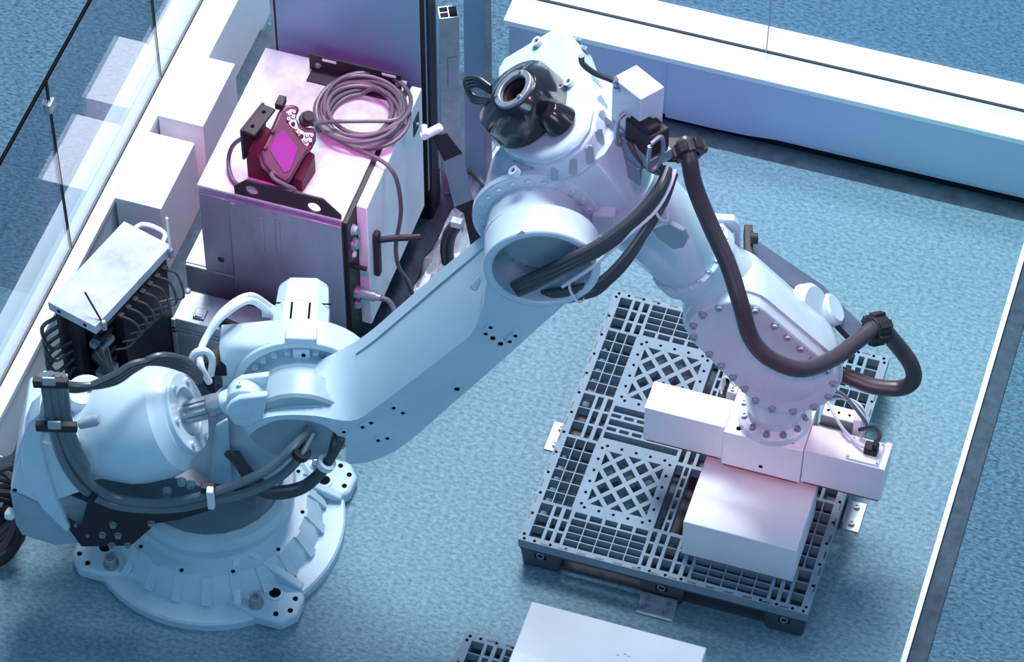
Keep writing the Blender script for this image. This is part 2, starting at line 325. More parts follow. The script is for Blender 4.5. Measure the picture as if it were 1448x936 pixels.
bolt(bal, pin+Z_*.066-E_*.02, Z_, .009)
m = MB(); tp = Ba+bu*.12+Z_*.155-N_*.06; m.lathe(tp, Z_, [(-.1, .075), (.035, .075), (.05, .065), (.052, .0)], 32); m.build('trunnion_cap', PAINT, bal, ang=25)
for d in (-.02, .02): bolt(bal, tp+Z_*.052+bu*d, Z_, .009, GALV)
bolt(bal, Ba+bu*.30+Z_*.198-N_*.02, Z_, .008, GALV)
m = MB(); lg = rp(124, 597, .36); m.lathe(lg, bu, [(-.03, .018), (.03, .022), (.045, .014)], 16); m.build('lifting_boss', GREYP, bal)
# rear cheek plates and casing that carry the cylinder
def plate(px, n0, dn, name, mm, par, bev=.006):
    A = [rp(x, y, n0) for x, y in px]; q = MB(); q.prism(A, [p-N_*dn for p in A]); return q.build(name, mm, par, bevel=bev)
plate([(55, 587), (40, 600), (28, 630), (33, 680), (60, 720), (95, 755), (99, 747), (82, 712), (68, 670), (58, 628), (60, 600)], .42, .10, 'rear_cheek', PAINT, tur)
plate([(28, 628), (14, 693), (78, 723), (118, 748), (130, 700), (110, 640), (62, 625)], .40, .30, 'rear_casing', PAINT, tur, .01)
plate([(14, 695), (22, 742), (30, 757), (78, 772), (112, 768), (118, 748), (78, 725)], .39, .32, 'rear_box', GREYP, tur, .008)
hole(tur, rp(21, 693, .401), N_, .008)
m = MB(); m.lathe(rp(15, 720, .40), N_, [(0, .012), (.02, .02), (.035, .018), (.04, .008)], 14); m.build('vent_plug', WCABLE, tur)
lo = [(82, 705), (120, 692), (160, 715), (250, 722), (292, 712), (297, 722), (255, 735), (222, 740), (185, 772), (115, 773), (95, 745)]
pl = plate(lo, .40, .02, 'cable_tray', DARKM, tur, .002)
for x, y in ((160, 741), (214, 739), (145, 755), (167, 756), (158, 770), (181, 770)): bolt(pl, rp(x, y, .401), N_, .011, GALV)
for x, y in ((107, 742), (124, 757)): bolt(pl, rp(x, y, .401), N_, .006, GALV)
m = MB(); m.hull(ringpts(O+Z_*.30, Z_, .27, 24)+[rw(-.45, .1, .34), rw(-.45, -.15, .34), rw(-.45, .1, .60), rw(-.45, -.15, .60), rw(.2, .28, .5), rw(.2, -.2, .5)]); m.build('turret_rear', mat('gap_shade_casting', (.10, .15, .19), .5), tur, bevel=.01)  # shade in the gaps of the turret put into the casting colour
for x, y in ((257, 680), (270, 684), (236, 694), (236, 707)): bolt(tur, rp(x, y, .335), N_, .014, GREYP)
m = MB(); m.hull([rp(x, y, n) for x, y in ((305, 600), (322, 590), (318, 690), (290, 705), (330, 700)) for n in (.12, .20)]); m.build('front_rib', CAST, tur, bevel=.01)
# ---- upper arm
NB, NF = .075, .29
st = [((322, 566), (352, 612), (352, 616)), ((345, 549), (366, 594), (368, 604)), ((392, 531), (400, 587), (402, 593)), ((440, 514), (446, 588), (455, 600)),
      ((485, 493), (497, 595), (488, 628)), ((520, 471), (530, 577), (494, 656)), ((560, 437), (580, 540), (560, 637)), ((625, 380), (640, 494), (652, 560)),
      ((672, 341), (668, 470), (722, 499)), ((697, 325), (683, 432), (757, 467)), ((722, 318), (692, 380), (790, 438)), ((758, 318), (706, 350), (812, 414)), ((800, 322), (738, 326), (832, 370))]
def sm2(L): return [(q.x, q.y) for q in smooth([V((a, b, 0)) for a, b in L], 4)]
st = list(zip(sm2([q[0] for q in st]), sm2([q[1] for q in st]), sm2([q[2] for q in st])))
m = MB(); vs = []; fs = []
for T, Eg, B in st:
    t = rp(*T, NB); e1 = rp(*Eg, NF); b1 = rp(*B, NF)
    mid = (t+e1)*.5+(N_*.022+Z_*.014); b2 = b1-N_*(NF-NB)
    vs += [t, mid, e1, b1, b2]
for i in range(len(st)-1):
    for k in range(5): fs.append((i*5+k, i*5+(k+1) % 5, i*5+5+(k+1) % 5, i*5+5+k))
fs += [(0, 1, 2, 3, 4), tuple((len(st)-1)*5+k for k in (4, 3, 2, 1, 0))]
m.add(vs, fs); arm = m.build('upper_arm', PAINT, rob, ang=28)
H3 = rp(766, 381, NF); H3b = H3-N_*.30
cut(arm, MB().lathe(H3-N_*.35, N_, [(0, .163), (.5, .163)], 56))
bv = arm.modifiers.new('edge', 'BEVEL'); bv.width = .012; bv.segments = 3; bv.limit_method = 'ANGLE'; bv.angle_limit = math.radians(32)
m = MB(); m.ring(H3, N_, -.12, .004, .192, .163, 64); m.build('elbow_rim', PAINT, arm, bevel=.008)
m = MB(); m.lathe(H3-N_*.13, N_, [(0, .17), (.01, .17)], 48); eh = m.build('elbow_disc', GREYP, arm)
m = MB(); m.lathe(H3-N_*.12, N_, [(0, .12), (.012, .12), (.016, .11)], 40); m.build('elbow_cap', GREYP, eh)
for p in ringpts(H3-N_*.118, N_, .143, 26): bolt(eh, p, N_, .009, GREYP)
# grooves, triangle recess and machined pads of the arm
def gpx(pts, n, r, name, mm, par): q = MB(); q.tube([rp(x, y, n) for x, y in pts], r, 6, 3); return q.build(name, mm, par)
for x0, x1, fr_ in ((497, 712, .30), (388, 446, .62)):
    pts = []
    for i_ in range(len(st)):
        if x0 <= st[i_][0][0] <= x1: t_, m_ = vs[i_*5], vs[i_*5+1]; pts.append(t_+(m_-t_)*fr_+(N_+Z_).normalized()*.001)
    q = MB(); q.tube(pts, .0045, 6, 1); q.build('groove', GREYP, arm)
tri = [(664, 404), (678, 388), (680, 396), (675, 410), (669, 410)]
A = [onp(x, y, (rp(672, 385, NB+.11)+N_*.03+Z_*.018), N_+Z_*.75) for x, y in tri]; q = MB(); q.ext(A, (N_+Z_*.75)*.01); q.build('recess', GREYP, arm, bevel=.003)
def pad(x0, y0, x1, y1, r, mm=PAINT):
    a, b = rp(x0, y0, NF), rp(x1, y1, NF); q = MB(); q.hull([p+N_*h for c_ in (a, b) for p in ringpts(c_, N_, r, 14) for h in (-.005, .012)])
    o = q.build('machined_pad', mm, arm, bevel=.003); 
    for c_ in (a, b): hole(o, c_+N_*.0122, N_, r*.5)
for a in ((687, 468, 694, 459), (721, 479, 729, 471), (557, 573, 570, 580), (513, 600, 525, 594), (535, 619, 548, 616)): pad(*a, .014)
pad(697, 474, 708, 482, .019); pad(646, 546, 647, 546, .018); pad(486, 607, 487, 607, .012)
# clevis ears for the rod
for n0 in (.30, .215):
    A = [(318, 583), (326, 572), (338, 565), (378, 560), (372, 592), (350, 607), (330, 600)]
    pp = [rp(x, y, .30)+N_*(n0-.30) for x, y in A]; q = MB(); q.prism(pp, [p-N_*.028 for p in pp]); ear = q.build('clevis_ear', PAINT, arm, bevel=.008, seg=3)
q = MB(); q.lathe(rp(341, 583, .30), N_, [(0, .036), (.004, .036), (.005, .030)], 28); q.build('pin_cover', PAINT, arm)
# shoulder side hub seen through the lower opening
hub = J2+N_*.10
q = MB(); q.lathe(hub, N_, [(0, .19), (.09, .19), (.10, .18)], 48); hb = q.build('shoulder_hub', GREYP, arm)
for x, y in ((376, 602), (384, 608), (391, 613), (420, 621), (430, 620), (458, 616), (463, 609)): bolt(hb, rp(x, y, .202), N_, .014, GREYP)
# ---- elbow joint
q = MB(); q.lathe(J3-N_*.03, N_, [(0, .20), (.004, .212), (.024, .212), (.028, .205), (.03, .205)], 56); ej = q.build('elbow_flange', PAINT, rob, ang=25)
q = MB(); q.lathe(J3, N_, [(-.01, .163), (.06, .163), (.095, .172), (.10, .172)], 56); q.build('elbow_sleeve', PAINT, ej)
for p in ringpts(J3+N_*.0, N_, .185, 22): bolt(ej, p, N_, .010)
# ---- forearm, axis from the rear motor cover down to the wrist
NA = -.12
FA = rp(728, 128, NA); FB = rw(2.085, NA, .985); U = (FB-FA).normalized(); Wd = U.cross(N_).normalized()
if Wd.z < 0: Wd = -Wd
def fa(s, t=0, n=0): return FA+U*s+Wd*t+N_*n
BK = mat('glossy_black_cover', (.014, .013, .017), .22, vary=.05, coat=.5)
def lim(P_, mx_): return [p-N_*max(0, (p-O).dot(N_)-mx_) for p in P_]
q = MB(); q.hull(lim(ringpts(fa(.27), U, .235, 40), .05)+lim(ringpts(fa(.30), U, .235, 40), .03)+lim(ringpts(fa(.62), U, .15, 32), .018)+ringpts(J3-N_*.03, N_, .19, 32)+ringpts(J3-N_*.22, N_, .16, 24)+[fa(.3, .0, -.2), fa(.45, .12, -.12)])
fo = q.build('forearm_casting', PAINT, rob, bevel=.012, seg=3, ang=50)
rim = [(703, 112), (704, 96), (712, 82), (776, 44), (788, 42), (798, 47), (806, 58), (822, 100), (830, 130), (831, 150), (826, 175), (812, 197), (790, 213), (765, 222), (738, 220), (716, 210), (700, 190), (697, 160)]
A = [onp(x, y, fa(.165), U) for x, y in rim]
cen = sum(A, V())/len(A)
q = MB(); q.prism([cen+(p-cen)*1.0 for p in A], [cen+(p-cen)*1.06+U*.03 for p in A]); k_ = [cen+(p-cen)*1.06+U*.03 for p in A]
q.prism(k_, [cen+(p-cen)*1.06+U*.125 for p in A]); gh = q.build('gear_housing', PAINT, fo, bevel=.012, seg=3, ang=40)
for i in range(len(A)):
    a = k_[i]+U*.045; 
    if 5 <= i <= 16:
        d = (k_[i]-cen-U*.03).normalized(); put('rim_notch', 'notch', lambda: MB().hull([V((x, y, z)) for x in (-.012, .012) for y in (-.03, .03) for z in (-.01, .003)]+[V((0, -.036, 0)), V((0, .036, 0))]), GREYP, gh, a, d).rotation_euler.rotate_axis('Z', .0)
for x, y in ((761, 60), (703, 195), (728, 243), (806, 117)):
    p = onp(x, y, fa(.16), U); q = MB(); q.ring(p, -U, -.01, .012, .018, .009, 18); q.build('boss', PAINT, gh); hole(gh, p-U*.003, -U, .009)
# black rear cover
c0 = onp(750, 157, fa(.16), U)
q = MB(); q.hull(ringpts(c0, U, .150, 36)+ringpts(c0-U*.085, U, .146, 36)+ringpts(fa(.0), U, .083, 32)+ringpts(fa(.03), U, .10, 32)); bc = q.build('rear_cover', BK, fo, bevel=.008, seg=3, ang=45)
cut(bc, MB().lathe(FA-U*.05, U, [(0, .05), (.16, .05)], 40))
q = MB(); q.ring(fa(-.002), U, -.012, .012, .074, .052, 44); rg = q.build('hollow_ring', GALV, bc, bevel=.003)
q = MB(); q.ring(fa(.012), U, 0, .13, .052, .044, 40); q.build('hollow_shaft', DARKM, bc)
q = MB(); q.lathe(fa(.11), U, [(0, .045), (.004, .045)], 28); q.build('shaft_end', HOLE, bc)
for p in ringpts(fa(-.014), -U, .063, 3, 30, 390): bolt(rg, p, -U, .006, GALV)
lob = onp(780, 160, fa(.10), U)
q = MB(); q.hull(ringpts(lob, U, .045, 20)+ringpts(lob-U*.02, U, .03, 20)+ringpts(lob+U*.05, U, .06, 20)); q.build('cover_lobe', BK, bc, bevel=.006, ang=50)
# J3 gusset block beside the flange
q = MB(); q.box(rp(853, 303, .02), (.08, .09, .09), (E_, N_, Z_)); q.build('lug_block', PAINT, fo, bevel=.008)
# tube
q = MB(); q.lathe(fa(0), U, [(.55, .175), (.66, .158), (.98, .138), (1.02, .136)], 48); q.lathe(fa(0), U, [(1.0, .150), (1.006, .156), (1.045, .156), (1.05, .148)], 48); tb = q.build('forearm_tube', PAINT, fo, ang=25)
q = MB(); rr = [(932, 322), (948, 318), (966, 328), (972, 340), (966, 351), (952, 353), (930, 338), (922, 326)]
A = [onp(x, y, fa(.8, 0, .15), N_*.8-Wd*.45) for x, y in rr]; q.prism(A, [p+(N_*.8-Wd*.45)*-.02 for p in A]); q.build('inspection_pad', GREYP, tb, bevel=.004)
for i, p in enumerate(ringpts(fa(1.002), U, .146, 20)): bolt(tb, p, -U, .009)
# wrist body
q = MB(); q.lathe(fa(0), U, [(1.05, .135), (1.20, .14), (1.30, .15)], 40); wr = q.build('wrist_housing', PAINT, fo, ang=30)
LW = (FB-FA).length
def stad(n, k): # elongated cover outline from s=1.22 to wrist axis
    out = []
    for i in range(13): t = math.pi*(i/12)+math.pi/2; out.append(fa(1.24, 0, n)+(U*math.cos(t)*.145*k+Wd*math.sin(t)*.165*k))
    for i in range(13): t = math.pi*(i/12)-math.pi/2; out.append(fa(LW, 0, n)+(U*math.cos(t)*.185*k+Wd*math.sin(t)*.185*k))
    return out
q = MB(); q.loft([stad(-.12, .60), stad(-.10, .72), stad(-.03, .92), stad(.04, 1), stad(.12, 1)]); q.build('wrist_body', PAINT, wr, ang=50)
q = MB(); q.prism(stad(.11, .96), stad(.165, .90)); wc = q.build('wrist_cover', PAINT, wr, bevel=.008, seg=3, ang=40)
S_ = stad(.165, .80)
for i in list(range(1, 12, 2))+list(range(13, 26, 2)): bolt(wc, S_[i], N_, .012, GREYP)
for k in range(1, 5):
    for sg in (-1, 1): bolt(wc, fa(1.24+(LW-1.24)*k/5, sg*(.132+.014*k/5), .165), N_, .012, GREYP)
q = MB(); q.lathe(fa(LW, 0, .163), N_, [(0, .088), (.008, .088), (.010, .082)], 40); q.build('axis_cap', PAINT, wc)
q = MB(); wm = rp(1136, 428, -.22); q.lathe(wm-Wd*.08, Wd+N_*.3, [(0, .085), (.12, .085), (.14, .07)], 28); q.lathe(wm+U*.09, Wd, [(-.08, .06), (.07, .06), (.08, .05)], 24); q.build('wrist_motor', PAINT, wr, ang=30)
FL = rw(2.055, -.115, .592)
q = MB(); q.hull(ringpts(FL+Z_*.09, Z_, .11, 32)+ringpts(fa(LW, 0, -.13), N_, .14, 24)+ringpts(fa(LW, 0, .08), N_, .14, 24)); q.build('tool_yoke', PAINT, wr, bevel=.008, ang=50)
q = MB(); q.lathe(FL, Z_, [(.0, .135), (.03, .135), (.035, .128), (.04, .10), (.10, .10)], 44); tf = q.build('tool_flange', PAINT, wr, ang=30)
for p in ringpts(FL+Z_*.036, Z_, .115, 12): bolt(tf, p, Z_, .011, STEEL)
# ---- connector box on the elbow
BXx = V((.114, -.067, 0)).normalized(); BXy = V((.0575, .078, 0)).normalized()
K = rp(900, 91, -.12); bh = .27
cb = K+BXx*.066-BXy*(-.0485)*0-BXy*.0485-Z_*(bh/2)
cb = K+BXx*.066-BXy*.0485-Z_*(bh/2)
q = MB(); q.box(cb, (.132, .097, bh), (BXx, BXy, Z_)); jb = q.build('connector_box', PAINT, fo, bevel=.004)
q = MB(); q.box(cb+BXx*.0-BXy*.050-Z_*.16, (.17, .012, .20), (BXx, BXy, Z_)); q.box(cb-Z_*.18-BXx*.0, (.17, .12, .012), (BXx, BXy, Z_)); q.build('mounting_plate', STEEL, jb, bevel=.003)
a = rp(880, 125, -.05); gd = (a-rp(868, 112, -.05)).normalized()
q = MB(); q.lathe(a-gd*.05, gd, [(0, .013), (.03, .013), (.03, .018), (.075, .018), (.075, .021), (.10, .021)], 16); q.build('plug', STEEL, jb)
q = MB(); q.tube([rp(822, 78, -.02), rp(824, 90, -.03), rp(840, 103, -.04), rp(862, 112, -.05), a-gd*.03], .010, 10); q.build('plug_lead', CABLE, jb)
# connector hood, latches and cables below it
hd = rp(915, 190, .02)
q = MB(); q.box(hd, (.12, .08, .11), (BXx, BXy, Z_)); q.box(hd+Z_*.06-BXy*.01, (.09, .05, .03), (BXx, BXy, Z_)); hd_ = q.build('connector_hood', DARKM, jb, bevel=.006)
q = MB(); q.box(hd-Z_*.065, (.14, .09, .05), (BXx, BXy, Z_)); q.build('connector_base', STEEL, jb, bevel=.004)
for s_ in (-1, 1):
    b0 = hd+BXx*(.075*s_)-BXy*.03
    q = MB(); q.tube([b0+Z_*.05-BXy*.02, b0+Z_*.055+BXy*.02, b0+BXy*.03-Z_*.02, b0-Z_*.075+BXy*.01, b0-Z_*.08-BXy*.02, b0-BXy*.03-Z_*.03, b0+Z_*.04-BXy*.025], .008, 8); q.build('latch', GALV, jb)
for k in range(5):
    o1 = (k-2)*5
    q = MB(); q.tube([rp(905+o1*1.6, 200+k*3, .03), rp(912+o1, 222, .06), rp(930+o1*.8, 240, .06), rp(945+o1*.5, 245+k*3, .03)], .011, 8); q.build('lead', GCABLE if k % 2 else CABLE, jb)
# ---- dress cables from elbow opening to the connector
def cab(par, pts, r, mm, name='cable', seg=10): q = MB(); q.tube([rp(x, y, n) for x, y, n in pts], r, seg, 6); return q.build(name, mm, par)
dp = MB(); dp.box(rp(728, 415, .20), (.06, .10, .06), (E_, N_, Z_)); dp = dp.build('cable_entry', BLACK, arm)
for k in range(3):
    cab(fo, [(712, 411+k*5, .20), (748, 393+k*7, .30), (800, 368+k*6, .33), (850, 342+k*6, .30), (895, 308+k*6, .24), (930, 268+k*5, .16), (944, 238+k*4, .08)], .0165, CABLE)
for k in range(6):
    w_ = math.sin(k*2.1)*5
    cab(fo, [(735+k*3, 420+(k % 3)*3, .18), (775, 413+k*3, .26), (815, 407+k*3.2+w_*.3, .28), (850, 395+k*3+w_*.6, .27), (885, 360+k*2.5-w_*.5, .23), (915, 318+k*2.2+w_*.3, .17), (940, 280+k*1.5, .10), (955, 245, .04)], .011, CABLE)
cab(fo, [(795, 405, .29), (840, 375, .30), (885, 335, .27), (925, 300, .20), (945, 268, .12), (955, 240, .06)], .007, WCABLE)
for (x, y, n) in ((815, 411, .285), (934, 296, .14)):
    q = MB(); q.ring(rp(x, y, n), (rp(x+20, y-9, n)-rp(x-10, y+4, n)), -.004, .004, .043, .039, 20); q.build('cable_tie', WCABLE, fo)
# ---- big hose with its clamps and carrier bar
hs = [(968, 200, -.10), (974, 222, -.04), (982, 262, .0), (1003, 315, .06), (1030, 375, .14), (1048, 432, .22), (1062, 478, .26), (1090, 508, .28), (1135, 522, .24), (1180, 506, .10), (1215, 480, -.02), (1242, 463, -.10),
      (1266, 485, -.12), (1288, 515, -.10), (1291, 538, -.08), (1272, 549, -.08), (1235, 546, -.09), (1200, 533, -.12), (1165, 520, -.16)]
hose = cab(fo, hs, .0295, HOSE, 'hose', 16)
def clamp(px, d, r0=.05, w_=.05):
    c_ = rp(*px); q = MB(); q.ring(c_, d, -w_/2, w_/2, r0, .029, 24); x, y, a_ = basis(d)
    for t in range(6): dd = x*math.cos(t*1.047)+y*math.sin(t*1.047); q.box(c_+dd*r0, (.02, .03, w_*.9), (dd, a_.cross(dd), a_))
    return q.build('hose_clamp', DARKM, hose, bevel=.003)
clamp((1240, 465, -.10), rp(1250, 467, -.1)-rp(1225, 472, -.06), .05, .06); clamp((974, 212, -.07), rp(978, 235, -.03)-rp(968, 205, -.1), .05, .045)
q = MB(); q.box(rp(960, 212, -.10), (.08, .07, .05), (E_, N_, Z_)); q.build('hose_bracket', DARKM, fo, bevel=.004)
up = [(1060, 342, -.34), (1072, 341, -.34), (1163, 403, -.32), (1222, 462, -.24)]; dn = [(1052, 357, -.24), (1072, 374, -.24), (1160, 430, -.22), (1205, 478, -.16)]
a = [rp(*p) for p in up]; b = [rp(*p) for p in dn]
q = MB(); k0 = (b[1]-a[1]).cross(a[2]-a[1]).normalized()*.012
if k0.z > 0: k0 = -k0
for i in range(3): q.prism([a[i], a[i+1], b[i+1], b[i]], [a[i]+k0, a[i+1]+k0, b[i+1]+k0, b[i]+k0])
bar = q.build('hose_carrier_bar', STEEL, fo)
q = MB()
for i in range(3): q.prism([b[i], b[i+1], b[i+1]-Z_*.035, b[i]-Z_*.035], [p+N_*.006 for p in (b[i], b[i+1], b[i+1]-Z_*.035, b[i]-Z_*.035)])
q.build('bar_lip', HOSE, bar)
q = MB(); q.box(rp(1058, 345, -.30), (.03, .13, .06), (E_, N_, Z_)); q.build('bar_mount', DARKM, bar, bevel=.003); bolt(bar, rp(1063, 337, -.29), E_, .02, DARKM)
A = [(1010, 310), (1038, 312), (1047, 322), (1048, 362), (1040, 368), (1038, 330), (1022, 326)]
pp = [rp(x, y, -.20) for x, y in A]; q = MB(); q.prism(pp, [p-N_*.03 for p in pp]); q.build('carrier_bracket', PAINT, fo, bevel=.004)
for x, y in ((1022, 338), (1030, 352)): bolt(fo, rp(x, y, -.18), N_, .012, GALV)
q = MB(); q.hull([rp(x, y, n) for x, y in ((1048, 360), (1065, 382), (1058, 400), (1035, 400)) for n in (-.25, -.12)]); q.build('bracket_foot', PAINT, fo, bevel=.006)
# ---- cable bundle round the turret
tcl = [((62, 530), (66, 560), (72, 598), (84, 640), (104, 676), (130, 700), (165, 715), (215, 720), (255, 718), (296, 709), (350, 696), (395, 675), (425, 645), (444, 612)),
       ((70, 528), (76, 560), (82, 598), (95, 636), (115, 668), (138, 692), (170, 706), (215, 711), (255, 708), (296, 698), (345, 680), (385, 660), (415, 632), (438, 605)),
       ((80, 530), (85, 560), (90, 598), (103, 634), (122, 664)), ((88, 532), (92, 562), (97, 598), (108, 630), (122, 660))]
nn_ = [.42, .44, .46, .47, .47, .46, .45, .45, .45, .45, .43, .40, .36, .30]
for k, pts in enumerate(tcl):
    cab(tur, [(x, y, n-.01*k) for (x, y), n in zip(pts, nn_)], .0165, GCABLE, 'turret_cable')
for k in range(3): cab(tur, [(330+k*8, 692-k*4, .40), (385, 694+k*3, .38), (430, 685+k*3, .36), (462, 655+k*2, .34), (480-k*3, 625, .30), (487-k*3, 600, .22)], .017, CABLE, 'turret_cable')
for k in range(3): cab(tur, [(60, 536+k*2, .38), (110, 546+k*2, .34), (160, 540-k*4, .30), (190, 521-k*3, .26), (225, 504+k*4, .22), (262, 510+k*6, .18), (282, 530+k*4, .14)], .015, CABLE, 'turret_cable')
for (x, y, n, w_) in ((80, 603, .46, .14), (72, 541, .42, .12)):
    q = MB(); q.box(rp(x, y, n+.02), (w_, .025, .035), (E_, N_, Z_)); q.build('clamp_bar', DARKM, tur, bevel=.003); q = MB(); q.box(rp(x-3, y-2, n+.036), (.045, .01, .04), (E_, N_, Z_)); q.build('clamp_tag', GALV, tur, bevel=.003)
q = MB(); q.box(rp(298, 704, .47), (.025, .03, .10), (E_, N_, Z_)); q.build('clamp_bar', WCABLE, tur, bevel=.004)
q = MB(); q.box(rp(294, 690, .44), (.05, .03, .03), (E_, N_, Z_)); q.build('clamp_bar', BLACK, tur, bevel=.003)
for (x, y, n) in ((128, 698, .455), (426, 640, .36), (461, 655, .345)):
    d = rp(x+12, y+5, n)-rp(x-12, y-9, n) if x < 200 else rp(x+9, y-14, n)-rp(x-9, y+10, n)
    q = MB(); q.ring(rp(x, y, n), d, -.012, .012, .034, .02, 18); q.build('cable_strap', BLACK if x < 450 else WCABLE, tur)
plate([(60, 530), (95, 535), (97, 610), (62, 612)], .36, .02, 'cable_backplate', GREYP, tur, .002)
for k in range(4): cab(tur, [(320+k*5, 640, .22), (338+k*6, 660+k*3, .24), (352+k*8, 685, .24)], .012, CABLE, 'inner_cable')
# cables looping at the far end of the forearm cover
for k in range(4): cab(fo, [(694, 122+k*3, -.18), (676, 110+k*4, -.22), (660, 110+k*6, -.25), (658+k*2, 122+k*5, -.25), (672, 136+k*3, -.22), (696, 140+k*2, -.18)], .0065, CABLE, 'loop_cable')
# ================================================================== GRIPPER
gr = thing('vacuum_gripper', 'white three-box vacuum gripper hanging from the robot wrist above the pallet', 'gripper', (.80, .5, .40))
ZG0, ZG1 = .40, .59
gc = MB().bx(.652, .948, .395, .66, ZG0, ZG1).build('centre_box', WHITE, gr, bevel=.003)
gl_ = MB().bx(.348, .65, .415, .545, ZG0, ZG1-.002).build('side_box', WHITE, gr, bevel=.003)
g2 = MB().bx(.95, 1.246, .405, .525, ZG0, ZG1-.002).build('side_box', WHITE, gr, bevel=.003)
MB().bx(1.225, 1.249, .402, .528, ZG0+.005, ZG1+.002).build('end_plate', WHITE, g2, bevel=.002)
MB().bx(1.10, 1.222, .412, .518, ZG1-.002, ZG1+.006).build('cover_plate', WHITE, g2, bevel=.002)
for x, y in ((1.108, .42), (1.108, .51), (1.215, .42), (1.215, .51)): bolt(g2, (x, y, ZG1+.006), Z_, .004, STEEL)
for x in (.70, .76, .83, .90): hole(gc, (x, .425, ZG1), Z_, .009)
for x, y in ((.675, .55), (.675, .63), (.925, .62), (.925, .55)): bolt(gc, (x, y, ZG1), Z_, .006, STEEL)
hole(gc, (.80, .3955, .44), (0, -1, 0), .008)
q = MB(); q.box((1.182, .468, ZG1+.02), (.05, .042, .035)); q.box((1.195, .468, ZG1+.045), (.02, .03, .03)); q.build('socket', BLACK, g2, bevel=.004)
q = MB(); q.tube([(1.195, .47, .64), (1.20, .50, .66), (1.17, .53, .655), (1.12, .53, .62)], .008, 8); q.build('socket_lead', CABLE, g2)
q = MB(); q.tube([(1.17, .46, .62), (1.13, .475, .61), (1.06, .53, .605), (1.0, .60, .61), (.95, .66, .63)], .0065, 8); q.build('supply_lead', WCABLE, gr)
for x0, x1, y0, y1 in ((.36, .64, .42, .54), (.66, .94, .40, .65), (.96, 1.24, .41, .52)):
    MB().bx(x0, x1, y0, y1, ZG0-.012, ZG0).build('foam_pad', mat('red_foam_pad', (.35, .03, .03), .8), gr)
vb = MB().bx(.965, 1.09, .60, .66, ZG0+.02, ZG1-.03).build('valve_block', GALV, gr, bevel=.003)
for i in range(3): put('valve_hole', 'vh', lambda: MB().lathe((0, 0, 0), (0, 0, 1), [(-.002, .006), (.001, .006)], 10), HOLE, vb, (.985+.04*i, .63, ZG1-.03), Z_)
q = MB(); q.lathe((.95, .575, .50), (1, 0, 0), [(0, .022), (.13, .022), (.13, .014), (.16, .014)], 18); q.build('air_cylinder', GALV, gr)
MB().bx(1.085, 1.115, .60, .655, ZG0+.03, ZG1-.015).build('fitting_block', WHITE, vb, bevel=.003)
for k in range(4):
    q = MB(); q.tube([(.955, .62+.01*k, .60+.01*k), (1.02, .64, .635+.01*k), (1.10, .635-.01*k, .62), (1.125+.004*k, .60, .56), (1.12, .585, .50)], .007, 8); q.build('air_hose', GCABLE if k % 2 else WCABLE, gr)
q = MB(); q.bx(.612, .652, .575, .655, ZG0+.03, ZG1); lv = q.build('regulator', GALV, gr, bevel=.004)
for k in range(3):
    q = MB(); q.tube([(.635, .60+.02*k, .60), (.61, .61+.02*k, .63), (.585, .62+.02*k, .60), (.59, .60+.02*k, .54)], .005, 8); q.build('air_hose', WCABLE, lv)
for k in range(3): bolt(lv, (.632, .59+.025*k, ZG1), Z_, .007, STEEL)
